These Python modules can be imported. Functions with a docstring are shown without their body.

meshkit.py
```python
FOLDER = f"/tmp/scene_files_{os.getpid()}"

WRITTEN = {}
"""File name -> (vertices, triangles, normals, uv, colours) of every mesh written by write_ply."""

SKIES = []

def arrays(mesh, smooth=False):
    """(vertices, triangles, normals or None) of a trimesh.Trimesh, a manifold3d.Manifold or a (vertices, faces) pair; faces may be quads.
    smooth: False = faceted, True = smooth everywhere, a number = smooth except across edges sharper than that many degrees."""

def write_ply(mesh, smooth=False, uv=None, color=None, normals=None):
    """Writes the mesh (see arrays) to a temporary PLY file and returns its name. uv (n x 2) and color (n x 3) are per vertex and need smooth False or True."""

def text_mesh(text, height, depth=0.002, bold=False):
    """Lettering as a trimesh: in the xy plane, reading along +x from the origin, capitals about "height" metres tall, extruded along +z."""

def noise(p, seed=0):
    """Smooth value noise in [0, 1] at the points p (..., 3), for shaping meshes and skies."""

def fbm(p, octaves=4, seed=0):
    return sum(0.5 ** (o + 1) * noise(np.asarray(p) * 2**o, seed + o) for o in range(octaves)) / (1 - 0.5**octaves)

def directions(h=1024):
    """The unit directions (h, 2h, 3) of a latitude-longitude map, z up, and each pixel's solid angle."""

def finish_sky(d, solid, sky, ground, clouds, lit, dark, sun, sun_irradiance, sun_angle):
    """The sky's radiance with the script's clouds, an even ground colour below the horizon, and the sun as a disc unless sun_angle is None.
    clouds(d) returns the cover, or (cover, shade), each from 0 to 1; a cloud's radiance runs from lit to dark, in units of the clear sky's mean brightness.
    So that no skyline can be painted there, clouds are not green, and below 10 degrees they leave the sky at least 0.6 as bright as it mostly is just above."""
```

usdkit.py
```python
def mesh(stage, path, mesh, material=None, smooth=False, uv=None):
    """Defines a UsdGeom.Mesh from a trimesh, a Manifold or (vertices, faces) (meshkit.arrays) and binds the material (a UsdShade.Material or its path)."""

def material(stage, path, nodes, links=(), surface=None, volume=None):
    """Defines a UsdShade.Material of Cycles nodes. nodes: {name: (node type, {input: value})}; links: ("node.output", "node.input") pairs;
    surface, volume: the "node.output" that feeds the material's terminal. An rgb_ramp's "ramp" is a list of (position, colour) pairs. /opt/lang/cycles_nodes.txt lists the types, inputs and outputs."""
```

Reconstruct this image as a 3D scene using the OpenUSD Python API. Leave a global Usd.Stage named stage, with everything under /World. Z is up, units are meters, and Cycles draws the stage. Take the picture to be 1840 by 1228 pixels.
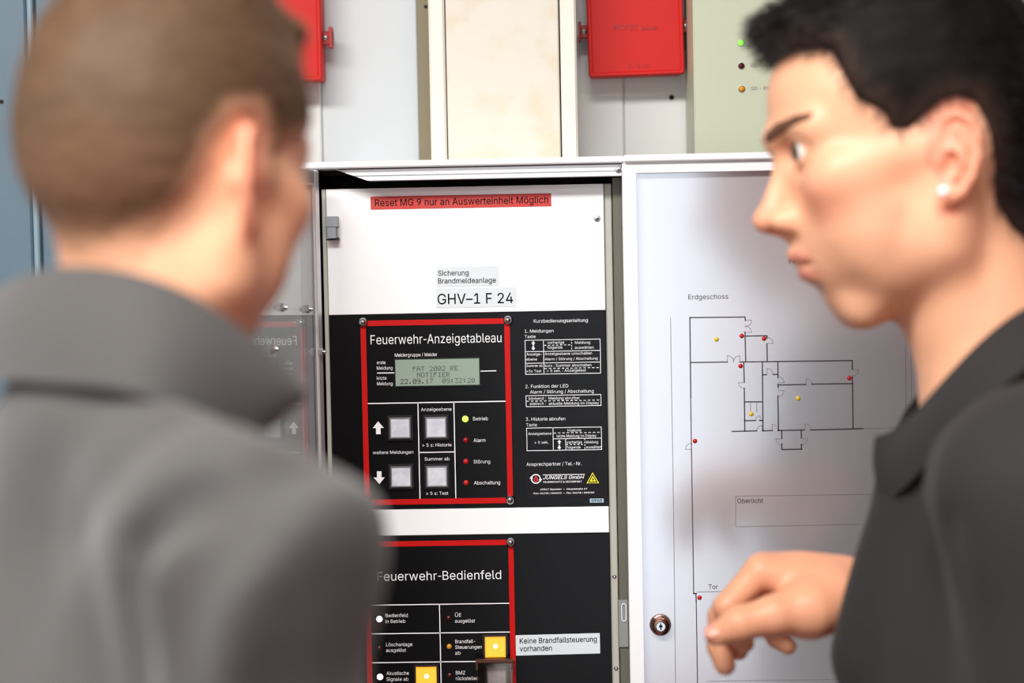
import math, random
import numpy as np, trimesh
import manifold3d as m3
from shapely.geometry import Polygon, LineString, box as sbox
from shapely.ops import unary_union
import usdkit, meshkit
from pxr import Usd, UsdGeom, UsdLux, UsdShade, Gf, Sdf, Vt

random.seed(7)
rng = np.random.default_rng(7)
stage = Usd.Stage.CreateInMemory()
UsdGeom.SetStageUpAxis(stage, 'Z')
UsdGeom.SetStageMetersPerUnit(stage, 1.0)
UsdGeom.Xform.Define(stage, '/World')
UsdGeom.Scope.Define(stage, '/World/Looks')

# ------------------------------------------------------------------ camera
FMM, APER = 70.0, 36.0
FPX = 1840 * FMM / APER
_r, _t, _y = np.radians([-1.1069, 2.8163, 1.6960])
BASE = np.array([[1, 0, 0], [0, 0, -1], [0, 1, 0]], float)
M = (np.array([[math.cos(_r), -math.sin(_r), 0], [math.sin(_r), math.cos(_r), 0], [0, 0, 1]])
     @ np.array([[1, 0, 0], [0, math.cos(_t), -math.sin(_t)], [0, math.sin(_t), math.cos(_t)]])
     @ np.array([[math.cos(_y), 0, math.sin(_y)], [0, 1, 0], [-math.sin(_y), 0, math.cos(_y)]])) @ BASE
RIGHT, DOWN, FWD = M
UP = -DOWN
CAM = np.array([0.0, 0.0, 1.62])
CAM[1] = -1.82 * FWD[1]
CAM[0] = 0.0
cam = UsdGeom.Camera.Define(stage, '/World/camera')
cm = np.eye(4); cm[0, :3] = RIGHT; cm[1, :3] = UP; cm[2, :3] = -FWD; cm[3, :3] = CAM
cam.AddTransformOp().Set(Gf.Matrix4d(*cm.ravel().tolist()))
cam.CreateFocalLengthAttr(FMM)
cam.CreateHorizontalApertureAttr(APER)
cam.CreateFStopAttr(3.0)
cam.CreateFocusDistanceAttr(1.83)
cam.CreateClippingRangeAttr(Gf.Vec2f(0.05, 100))
cam.CreateExposureAttr(1.0)


# ------------------------------------------------------------------ lights and air
def rect_light(path, loc, size, power, color=(1, 1, 1), rot=(0, 0, 0)):
    l = UsdLux.RectLight.Define(stage, path)
    l.AddTranslateOp().Set(Gf.Vec3d(*loc)); l.AddRotateXYZOp().Set(Gf.Vec3f(*rot))
    l.CreateWidthAttr(size[0]); l.CreateHeightAttr(size[1])
    l.CreateIntensityAttr(power); l.CreateColorAttr(Gf.Vec3f(*color))
    return l


CEIL = 2.75
LAMPS = [(-0.6, -1.6, 1.7, 0.50, 21.0), (0.9, -2.7, 1.2, 0.34, 9.0), (-1.3, -3.1, 1.2, 0.34, 6.0)]
for i, (x, y, w, h, p) in enumerate(LAMPS):
    rect_light('/World/ceiling_light_source_%d' % i, (x, y, CEIL - 0.075), (w - 0.06, h - 0.06), p, (1.0, 0.97, 0.93))
# daylight through the window behind the camera
rect_light('/World/window_light_source', (-0.13, -3.93, 1.32), (1.16, 1.95), 0.5, (0.80, 0.91, 1.0), (90, 0, 0))
dome = UsdLux.DomeLight.Define(stage, '/World/sky_light')
dome.CreateIntensityAttr(0.25); dome.CreateColorAttr(Gf.Vec3f(0.85, 0.93, 1.0))


# ------------------------------------------------------------------ small helpers
def W(px, py, y=0.0):
    """Where the sight line through a measured pixel meets the plane at depth y."""
    d = RIGHT * (px - 920) / FPX + DOWN * (py - 614) / FPX + FWD
    return CAM + d * ((y - CAM[1]) / d[1])


def lin(*c):
    c = np.array(c, float) / 255
    return tuple(np.where(c <= 0.04045, c / 12.92, ((c + 0.055) / 1.055) ** 2.4))


NAMES, ORIGIN = {}, {}


def path_for(name, parent=None):
    base = parent.GetPath().pathString if parent is not None else '/World'
    key = base + '/' + name
    n = NAMES.get(key, 0); NAMES[key] = n + 1
    return key if n == 0 else '%s_%03d' % (key, n)


def tag(prim, label=None, cat=None, group=None, kind=None):
    for k, v in (('label', label), ('category', cat), ('group', group), ('kind', kind)):
        if v: prim.SetCustomDataByKey(k, v)
    return prim


def thing(name, loc, label=None, cat=None, group=None, kind=None):
    p = path_for(name)
    x = UsdGeom.Xform.Define(stage, p)
    x.AddTranslateOp().Set(Gf.Vec3d(*map(float, loc)))
    ORIGIN[p] = np.array(loc, float)
    return tag(x.GetPrim(), label, cat, group, kind)


def obj(name, mesh, mat, parent=None, smooth=30, label=None, cat=None, group=None, kind=None, tone=None):
    p = path_for(name, parent)
    if isinstance(mesh, list): mesh = trimesh.util.concatenate(mesh)
    if hasattr(mesh, 'to_mesh'):
        k = mesh.to_mesh(); mesh = trimesh.Trimesh(k.vert_properties[:, :3], k.tri_verts, process=False)
    o = np.zeros(3)
    if parent is not None:
        q = parent.GetPath()
        while q.pathString not in ORIGIN: q = q.GetParentPath()
        o = ORIGIN[q.pathString]
        ORIGIN[p] = o
    mesh = trimesh.Trimesh(mesh.vertices - o, mesh.faces, process=False)
    m = usdkit.mesh(stage, p, mesh, mat, smooth=smooth)
    if tone is not None:
        UsdGeom.PrimvarsAPI(m).CreatePrimvar('tone', Sdf.ValueTypeNames.Color3fArray, 'vertex').Set(Vt.Vec3fArray.FromNumpy(np.asarray(tone, np.float32)))
    return tag(m.GetPrim(), label, cat, group, kind)


def mat(name, color, rough=0.5, metal=0.0, bump=None, vary=None, **kw):
    nodes = {'p': ('principled_bsdf', {'base_color': color, 'roughness': rough, 'metallic': metal, **kw})}
    links = []
    if vary or bump: nodes['t'] = ('geometry', {})
    if vary:
        sc, c2, lo, hi = vary
        nodes['n'] = ('noise_texture', {'scale': sc, 'detail': 4.0})
        nodes['r'] = ('rgb_ramp', {'ramp': [(lo, color), (hi, c2)]})
        links += [('t.position', 'n.vector'), ('n.fac', 'r.fac'), ('r.color', 'p.base_color')]
    if bump:
        sc, st, di = bump
        nodes['bn'] = ('noise_texture', {'scale': sc, 'detail': 3.0})
        nodes['b'] = ('bump', {'strength': st, 'distance': di})
        links += [('t.position', 'bn.vector'), ('bn.fac', 'b.height'), ('b.normal', 'p.normal')]
    return usdkit.material(stage, '/World/Looks/' + name, nodes, links, surface='p.BSDF')


def emit(name, color, strength, base=None):
    return usdkit.material(stage, '/World/Looks/' + name, {'p': ('principled_bsdf', {'base_color': base or color, 'roughness': 0.3, 'emission_color': color, 'emission_strength': strength})}, [], surface='p.BSDF')


def glassy(name, tint=(0.97, 0.985, 0.98), gloss=(1, 1, 1), rough=0.0):
    """A see-through sheet: what it does not mirror passes straight through (each face mirrors like glass seen from outside)."""
    return usdkit.material(stage, '/World/Looks/' + name,
        {'t': ('transparent_bsdf', {'color': tint}), 'g': ('glossy_bsdf', {'color': gloss, 'roughness': rough}), 'geo': ('geometry', {}), 'i': ('mix_float', {'a': 1.5, 'b': 1 / 1.5}), 'f': ('fresnel', {}), 'm': ('mix_closure', {})},
        [('geo.backfacing', 'i.fac'), ('i.result', 'f.IOR'), ('f.fac', 'm.fac'), ('t.BSDF', 'm.closure1'), ('g.BSDF', 'm.closure2')], surface='m.closure')


def bx(x0, x1, y0, y1, z0, z1, b=0.0):
    """A box between limits with chamfered edges."""
    x0, x1 = sorted((x0, x1)); y0, y1 = sorted((y0, y1)); z0, z1 = sorted((z0, z1))
    b = min(b, (x1 - x0) * 0.4, (y1 - y0) * 0.4, (z1 - z0) * 0.4)
    if b <= 0:
        m = trimesh.creation.box((x1 - x0, y1 - y0, z1 - z0)); m.apply_translation(((x0 + x1) / 2, (y0 + y1) / 2, (z0 + z1) / 2)); return m
    pts = []
    for sx in (0, 1):
        for sy in (0, 1):
            for sz in (0, 1):
                for k in range(3):
                    q = [(x0, x1)[sx], (y0, y1)[sy], (z0, z1)[sz]]
                    for j in range(3):
                        if j != k: q[j] += b * (1, -1)[(sx, sy, sz)[j]]
                    pts.append(q)
    return trimesh.Trimesh(*_hull(pts), process=False)


def _hull(pts):
    h = trimesh.convex.convex_hull(np.array(pts, float)); return h.vertices, h.faces


def prism(poly, y0, y1):
    """Extrudes a shapely polygon given in (x, z) from y1 (back) to y0 (front, towards the camera)."""
    out = []
    for g in getattr(poly, 'geoms', [poly]):
        if g.is_empty or g.area < 1e-12: continue
        m = trimesh.creation.extrude_polygon(g, abs(y1 - y0), engine='earcut')
        v = m.vertices.copy()
        out.append(trimesh.Trimesh(np.c_[v[:, 0], max(y0, y1) - v[:, 2], v[:, 1]], m.faces, process=False))
    return trimesh.util.concatenate(out)


def rect_px(x0, y0, x1, y1, yp):
    """Axis-aligned limits (x0, x1, z0, z1) on the plane yp of a measured pixel rectangle."""
    a, b, c, d = W(x0, y0, yp), W(x1, y0, yp), W(x0, y1, yp), W(x1, y1, yp)
    return (a[0] + c[0]) / 2, (b[0] + d[0]) / 2, (c[2] + d[2]) / 2, (a[2] + b[2]) / 2


def quad_px(pts, yp):
    q = [W(x, y, yp) for x, y in pts]
    xs = [q[0][0] + q[3][0], q[1][0] + q[2][0]]; zs = [q[2][2] + q[3][2], q[0][2] + q[1][2]]
    return xs[0] / 2, xs[1] / 2, zs[0] / 2, zs[1] / 2


def lathe(profile, n=24, axis=(0, -1, 0), at=(0, 0, 0)):
    """Revolves (radius, height) points about an axis through "at"."""
    m = trimesh.creation.revolve(np.array(profile, float), sections=n)
    m.apply_transform(trimesh.geometry.align_vectors([0, 0, 1], axis)); m.apply_translation(at)
    return m


def text(s, px0, px1, py, cap, yp, mat_, parent, name='lettering', depth=0.00025, bold=False, slant=0.0, label=None, thin=0):
    t = meshkit.text_mesh(s, 1.0, 0.1, bold)
    v = t.vertices.copy()
    a, b = W(px0, py, yp), W(px1, py, yp)
    h = cap * np.linalg.norm(W(px0, py, yp) - W(px0, py + 1, yp))
    v[:, 0] += slant * v[:, 1]
    v[:, 0] -= v[:, 0].min()
    v[:, 0] *= (b[0] - a[0]) / v[:, 0].max()
    m = trimesh.Trimesh(np.c_[a[0] + v[:, 0], yp - v[:, 2] * depth * 10, a[2] + v[:, 1] * h], t.faces, process=False)
    return obj(name, m, mat_, parent, smooth=False, label=label)


def stroke(p, q, w, yp, depth=0.0002):
    """A printed line between two measured pixels, w metres wide."""
    a, b = W(*p, yp), W(*q, yp)
    return prism(LineString([(a[0], a[2]), (b[0], b[2])]).buffer(w / 2, cap_style=3), yp - depth, yp)


def hline(x0, x1, y, w, yp):
    a, b = W(x0, y, yp), W(x1, y, yp)
    z = W((x0 + x1) / 2, y, yp)[2]
    return bx(a[0], b[0], yp - 0.0002, yp, z - w / 2, z + w / 2)


def dashes(p, q, n, w, yp, duty=0.6):
    p, q = np.array(p, float), np.array(q, float)
    return [stroke(p + (q - p) * i / n, p + (q - p) * (i + duty) / n, w, yp) for i in range(n)]


MM = 0.001
PXM = 1.82 / FPX     # metres per pixel at the plates

# ------------------------------------------------------------------ materials
m_wall = mat('wall_paint', lin(205, 210, 212), 0.6, bump=(60, 0.05, 0.002))
m_white = mat('white_powder_coat', lin(236, 238, 240), 0.38, bump=(900, 0.04, 0.0005))
m_plate = mat('white_plate', lin(242, 245, 247), 0.4)
m_alu = mat('brushed_aluminium', lin(218, 220, 222), 0.3, 0.4, bump=(500, 0.05, 0.0004))
m_aludark = mat('dull_aluminium', lin(150, 150, 145), 0.45, 0.6)
m_inner = mat('dark_liner', lin(26, 24, 25), 0.6)
m_rail = mat('beige_rail', lin(172, 172, 162), 0.5)
m_olive = mat('olive_steel', lin(98, 96, 84), 0.5, 0.3)
m_black = mat('black_panel_film', lin(9, 9, 11), 0.3, specular_ior_level=0.22)
m_redf = mat('red_frame_film', lin(190, 10, 8), 0.45, specular_ior_level=0.25)
m_print = mat('white_print', lin(238, 240, 242), 0.5)
m_ink = mat('black_ink', lin(10, 10, 11), 0.7, specular_ior_level=0.15)
m_steel = mat('polished_steel', lin(190, 190, 192), 0.16, 1.0)
m_zinc = mat('zinc_screw', lin(200, 204, 206), 0.3, 0.9)
m_slot = mat('screw_recess', lin(40, 40, 42), 0.6)
m_redbox = mat('red_plastic', lin(198, 18, 11), 0.5, specular_ior_level=0.3, bump=(700, 0.12, 0.0006))
m_emboss = mat('embossed_red', lin(168, 14, 12), 0.5)
m_reddark = mat('red_bracket', lin(160, 16, 22), 0.45)
m_cream = mat('cream_plastic', lin(214, 211, 199), 0.5, vary=(26, lin(206, 195, 166), 0.50, 0.78))
m_creamlip = mat('cream_lip', lin(228, 225, 214), 0.5)
m_flange = mat('olive_flange', lin(128, 120, 96), 0.6)
m_grn = mat('grey_green_enamel', lin(186, 194, 171), 0.45, bump=(300, 0.05, 0.001))
m_panel_a = mat('pale_sheet', lin(198, 206, 210), 0.45)
m_panel_b = mat('white_sheet', lin(216, 218, 217), 0.45)
m_blue = mat('blue_grey_steel', lin(88, 112, 126), 0.4, bump=(200, 0.03, 0.001))
m_bluel = mat('light_blue_trim', lin(126, 150, 162), 0.4)
m_hole = mat('hole_black', lin(8, 10, 9), 0.8)
m_redlabel = mat('red_label_paper', lin(196, 48, 44), 0.5, vary=(40, lin(188, 62, 56), 0.4, 0.7))
m_label = mat('pale_label_paper', lin(210, 220, 225), 0.5)
m_lcd = mat('lcd_glass', lin(146, 164, 150), 0.2)
m_lcdink = mat('lcd_dark_dots', lin(70, 86, 78), 0.4)
m_lcdbold = mat('lcd_black_dots', lin(30, 38, 34), 0.4)
m_bezel = mat('dark_bezel', lin(30, 30, 32), 0.3)
m_silver = mat('silver_bezel', lin(170, 168, 166), 0.3, 0.8)
m_key = mat('pearly_key', lin(196, 202, 214), 0.25, vary=(110, lin(214, 218, 228), 0.4, 0.6), bump=(160, 0.12, 0.002))
m_keylit = emit('amber_key_lit', (1.0, 0.36, 0.035), 0.62, lin(235, 140, 40))
m_keyrim = emit('amber_key_rim', (1.0, 0.28, 0.02), 0.6, lin(255, 140, 30))
m_keyhot = emit('amber_key_centre', (1.0, 0.85, 0.45), 2.6, lin(255, 240, 180))
m_ledg = emit('green_led_lit', (0.32, 1.0, 0.05), 1.6, lin(120, 255, 40))
m_ledg2 = emit('green_led_bright', (0.16, 0.95, 0.05), 1.1, lin(90, 230, 40))
m_ledr = mat('red_led_off', lin(150, 16, 14), 0.2)
m_ledr2 = mat('red_led_glow', lin(186, 30, 20), 0.2)
m_leddark = mat('dark_red_led', lin(70, 12, 12), 0.2)
m_leda = mat('amber_led', lin(206, 140, 30), 0.25)
m_ledw = emit('white_led_lit', (1.0, 1.0, 1.0), 1.4, lin(255, 255, 255))
m_smoke = glassy('smoky_acrylic', (0.80, 0.76, 0.74), (1, 0.9, 0.8), 0.05)
m_pane = glassy('door_acrylic', (0.62, 0.63, 0.63))
m_winglass = glassy('window_glass')
m_doorleaf = mat('satin_door_sheet', lin(208, 208, 214), 0.2, 0.6)
m_frame = mat('white_aluminium_frame', lin(238, 240, 243), 0.32, 0.05)
m_brass = mat('bronze_lock', lin(150, 112, 96), 0.2, 1.0)
m_planline = mat('plan_line_dark', lin(48, 40, 44), 0.6)
m_planthin = mat('plan_line_grey', lin(120, 112, 116), 0.6)
m_yellow = mat('yellow_marker', lin(222, 186, 30), 0.25)
m_reddot = mat('red_marker', lin(190, 26, 30), 0.25)
m_warn = mat('warning_yellow', lin(240, 226, 60), 0.5)
m_flame = mat('flame_red', lin(200, 40, 60), 0.5)
m_pill = mat('pale_blue_print', lin(176, 204, 222), 0.5)
m_catch = mat('grey_catch_plastic', lin(150, 158, 164), 0.4)
m_floor = mat('grey_floor_coating', lin(128, 92, 86), 0.35, vary=(5, lin(112, 80, 76), 0.35, 0.7))
m_ceil = mat('ceiling_white', lin(232, 232, 230), 0.7)
m_sub = mat('red_brown_wainscot', lin(150, 58, 50), 0.5)
m_gate = mat('red_gate_paint', lin(186, 62, 52), 0.45)
m_rose = mat('rose_plaster', lin(216, 184, 176), 0.6)
m_lampbody = mat('lamp_housing', lin(235, 235, 232), 0.4)

# ------------------------------------------------------------------ the room
BACK = 0.19
XL, XR, YF = -2.4, 2.6, -4.0
obj('floor', bx(XL, XR, YF, BACK + 0.1, -0.06, 0), m_floor, kind='structure')
obj('ceiling', bx(XL, XR, YF, BACK + 0.1, CEIL, CEIL + 0.06), m_ceil, kind='structure')
obj('wall_left', bx(XL - 0.1, XL, YF, BACK + 0.1, 0, CEIL), m_wall, kind='structure')
obj('wall_right', bx(XR, XR + 0.1, YF, BACK + 0.1, 0, CEIL), m_sub, kind='structure')
# the wall behind the camera, with a window opening
wx0, wx1, wz0, wz1 = -0.78, 0.52, 0.28, 2.36
fr = Polygon([(XL, 0), (XR, 0), (XR, CEIL), (XL, CEIL)]).difference(sbox(wx0, wz0, wx1, wz1))
wf_ = thing('wall_front', (0, YF, 0), kind='structure')
low = sbox(XL, 0, XR, 1.15).difference(sbox(wx0, wz0, wx1, wz1))
obj('plaster', prism(fr.difference(low), YF - 0.1, YF), m_rose, wf_)
obj('wainscot', prism(low, YF - 0.1, YF), m_sub, wf_)
wn = thing('window_1', ((wx0 + wx1) / 2, YF, wz0), kind='structure')
ring = sbox(wx0, wz0, wx1, wz1).difference(sbox(wx0 + .06, wz0 + .06, wx1 - .06, wz1 - .06))
obj('window_frame', prism(unary_union([ring, sbox(-0.13, wz0, -0.07, wz1)]), YF - 0.09, YF - 0.02), m_white, wn)
obj('window_pane', bx(wx0 + .05, wx1 - .05, YF - 0.06, YF - 0.055, wz0 + .05, wz1 - .05), m_winglass, wn)
gt_ = thing('door_1', (1.5, YF, 0), kind='structure')
for k in range(7):
    obj('gate_panel', bx(0.70, 2.35, YF + .004, YF + .04, .01 + k * .31, .01 + k * .31 + .303, .006), m_gate, gt_)
wb = thing('wall_back', (0, BACK, 0), kind='structure')
obj('wall_surface', bx(XL, XR, BACK + 0.02, BACK + 0.12, 0, CEIL), m_wall, wb)
xs = [W(300, 150, BACK)[0], W(576, 150, BACK)[0], W(752, 150, BACK)[0], W(1121, 200, BACK)[0], 1.1]
for i, (mm_, dy) in enumerate(((m_panel_b, 0.0), (m_panel_a, 0.003), (m_panel_b, 0.0), (m_panel_b, 0.0015))):
    obj('sheet_panel', bx(xs[i] + 0.0001, xs[i + 1] - 0.0001, BACK + dy, BACK + 0.021, 0.5, 2.4, 0.0015), mm_, wb)
hp = W(1207, 175, BACK)
obj('hole_rim', lathe([(0.0024, 0.0002), (0.0029, 0.0006), (0.0033, 0.0002)], 20, at=(hp[0], BACK + 0.0015, hp[2])), m_panel_b, wb)
obj('drilled_hole', lathe([(0, 0.0003), (0.0025, 0.0003), (0.0025, -0.001), (0, -0.001)], 20, at=(hp[0], BACK + 0.0015, hp[2])), m_hole, wb)
for i, (x, y, w, h, p) in enumerate(LAMPS):
    lt = thing('ceiling_light', (x, y, CEIL), ['long white ceiling light above the two men', 'white ceiling light behind the camera, towards the right wall', 'white ceiling light behind the camera, nearest the window'][i], 'ceiling light', 'ceiling lights')
    obj('housing', prism(Polygon([(x - w/2, CEIL - .07), (x + w/2, CEIL - .07), (x + w/2, CEIL), (x - w/2, CEIL)]), y - h/2, y + h/2), m_lampbody, lt)

# blue-grey steel cabinet at the left
c0 = W(-330, 0, 0.10)
sx = W(52, 120, 0.06)[0]; sx2 = W(330, 120, 0.06)[0]
cb = thing('steel_cabinet', (sx - 0.12, 0.13, 0), 'tall blue-grey steel cabinet behind the fair-haired man', 'cabinet')
obj('body', bx(sx - 0.42, sx2, 0.075, BACK - 0.015, 0.0, 2.3, 0.002), m_blue, cb)
obj('door', bx(sx - 0.42, sx - 0.0012, 0.058, 0.074, 0.06, 2.26, 0.002), m_blue, cb)
obj('door', bx(sx + 0.0075, sx2, 0.058, 0.074, 0.06, 2.26, 0.002), m_blue, cb)
obj('edge_strip', bx(sx + 0.0012, sx + 0.0068, 0.052, 0.074, 0.06, 2.26, 0.0015), m_bluel, cb, label='pale strip between the two doors')
h2 = W(3, 183, 0.058)
obj('lock_hole', lathe([(0, 0.0004), (0.002, 0.0004), (0.002, -0.001), (0, -0.001)], 16, at=(h2[0], 0.058, h2[2])), m_hole, cb)

# ------------------------------------------------------------------ cream cable duct
YD = 0.075
zt, zb = 2.3, (W(556, 291.5, -0.03)[2] + W(1121, 280.5, -0.03)[2]) / 2 + 0.0012
xa, xb_, xc, xd = (W(p, 150, YD)[0] for p in (772, 802, 1005.5, 1037))
dt = thing('cable_duct', ((xa + xd) / 2, BACK, zb), 'cream vertical cable duct with stained flat cover above the alarm cabinet', 'cable duct')
obj('side_lip', bx(xa, xb_ - 0.0006, YD, BACK - 0.001, zb, zt, 0.002), m_creamlip, dt)
obj('side_lip', bx(xc + 0.0013, xd, YD, BACK - 0.001, zb, zt, 0.002), m_creamlip, dt)
obj('cover', bx(xb_ + 0.0004, xc, YD + 0.001, YD + 0.006, zb, zt, 0.0012), m_cream, dt, label='cream cover with faint yellow stains')
fx0 = W(751, 150, BACK - 0.004)[0]
obj('rear_flange', bx(fx0, xa + 0.004, BACK - 0.008, BACK - 0.001, zb, zt, 0.001), m_flange, dt, label='olive-beige mounting flange')
hh = W(765, 12, BACK - 0.008)
obj('mounting_hole', lathe([(0, 0.0004), (0.0018, 0.0004), (0.0018, -0.001), (0, -0.001)], 16, at=(hh[0], BACK - 0.008, hh[2])), m_hole, dt)


# ------------------------------------------------------------------ red call-point boxes
def phillips(c, r, parent, axis=(0, -1, 0), m=None, name='screw'):
    c = np.array(c, float)
    hd = obj(name, lathe([(0, r * 0.5), (r * 0.45, r * 0.47), (r * 0.8, r * 0.3), (r, 0.0), (r, -r * 0.3), (0, -r * 0.3)], 20, axis, c), m or m_zinc, parent)
    e = c + np.array(axis) * r * 0.47
    obj('screw_slot', [bx(e[0] - r * .5, e[0] + r * .5, e[1] - r * .06, e[1] + r * .1, e[2] - r * .11, e[2] + r * .11), bx(e[0] - r * .11, e[0] + r * .11, e[1] - r * .06, e[1] + r * .1, e[2] - r * .5, e[2] + r * .5)], m_slot, hd if hd.GetPath().pathString.count('/') <= 3 else parent, smooth=False)
    return hd


def red_box(x0, x1, zb_, ztop, tilt, label, tabs, writing):
    yf = 0.146
    t = thing('alarm_box', ((x0 + x1) / 2, BACK, zb_), label, 'alarm box', 'red plastic boxes on the wall')
    cx, cz = (x0 + x1) / 2, (zb_ + ztop) / 2
    R = trimesh.transformations.rotation_matrix(tilt, [0, 1, 0], [cx, 0, zb_])
    def rr(a, b, c, d, r): return sbox(a + r, c + r, b - r, d - r).buffer(r, quad_segs=4)
    def add(n, ms, mt, **k):
        ms = trimesh.util.concatenate(ms if isinstance(ms, list) else [ms]); ms.apply_transform(R); return obj(n, ms, mt, t, **k)
    add('housing', prism(rr(x0 + .0015, x1 - .0015, zb_ + .0015, ztop, .003), yf + .012, BACK - .001), m_redbox)
    # lid: chamfered slab with a raised rim and a slightly sunk face
    lay = [(0.0, 0.0), (0.0, 0.006), (0.0012, 0.0078), (0.0035, 0.0078), (0.0045, 0.0068), (0.0052, 0.0068)]
    rings = []
    for ins, hgt in lay:
        ringp = np.array(rr(x0 + ins, x1 - ins, zb_ + ins, ztop - ins, max(.0035 - ins, .0008)).exterior.coords)[:-1]
        rings.append((ringp, yf + .0078 - hgt))
    n = min(len(r[0]) for r in rings)
    V, F = [], []
    for rp, yy in rings:
        V += [(p[0], yy, p[1]) for p in rp[:n]]
    for k in range(len(rings) - 1):
        for j in range(n):
            a, b = k * n + j, k * n + (j + 1) % n
            F += [(a, b, b + n), (a, b + n, a + n)]
    c = len(V); V.append((cx, rings[-1][1], cz)); L = (len(rings) - 1) * n
    F += [(L + j, L + (j + 1) % n, c) for j in range(n)]
    lm = trimesh.Trimesh(V, F, process=False); trimesh.repair.fix_normals(lm)
    add('lid', lm, m_redbox)
    for (tx0, tx1, tz0, tz1, side) in tabs:
        w = abs(tx1 - tx0)
        ear = [bx(tx0, tx1, BACK - .03, BACK - .022, tz0 + (tz1 - tz0) * .18, tz1 - (tz1 - tz0) * .18, .0006)]
        fx = (tx1 - w * .28, tx1) if side > 0 else (tx0, tx0 + w * .28)
        ear.append(bx(*fx, BACK - .034, BACK - .022, tz0, tz1, .0006))
        ear.append(bx(tx0 + w * .2, tx1 - w * .2, BACK - .022, BACK - .001, tz0 + (tz1 - tz0) * .3, tz1 - (tz1 - tz0) * .3))
        tb = obj('mounting_tab', ear, m_reddark, t)
        phillips(((tx0 + tx1) / 2 - side * w * .08, BACK - .0302, (tz0 + tz1) / 2), 0.0030, tb)
    if writing:
        yl = yf + .0010
        text('PROTEC', 1101, 1147, 54.5, 9.5, yl, m_emboss, t, depth=0.0007, bold=True, slant=0.15, label='embossed lettering')
        text('plus', 1151, 1181, 53.5, 7, yl, m_emboss, t, depth=0.0007, bold=True, slant=0.15)
        text('B 04', 1145, 1166, 122, 7, yl, m_emboss, t, depth=0.0006)
        q = W(1133, 118, yl); s_ = 0.0026
        tri = Polygon([(q[0] - s_, q[2] - s_ * .8), (q[0] + s_, q[2] - s_ * .8), (q[0], q[2] + s_ * 1.2)])
        obj('recycling_triangle', prism(tri.difference(tri.buffer(-0.0006)), yl - .0006, yl), m_emboss, t, smooth=False)
    return t


YB = 0.146
a = rect_px(1056, -120, 1229, 136, YB)
tl = rect_px(1039.5, 39, 1056, 75, BACK - .03); tr = rect_px(1226, 28, 1241, 65, BACK - .03)
red_box(a[0], a[1], a[2], a[3], math.radians(-0.9), 'red plastic alarm box with embossed lettering, beside the cream duct and the grey-green LED box', [(*tl, -1), (*tr, 1)], True)
a = rect_px(402, -115, 576, 147, YB)
tr = rect_px(574, 49, 598, 87, BACK - .03)
tl = (a[0] - .012, a[0] + .001, tr[2], tr[3])
red_box(a[0], a[1], a[2], a[3], 0.0, 'red plastic alarm box half hidden behind the fair-haired man', [(*tl, -1), (*tr, 1)], False)

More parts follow.
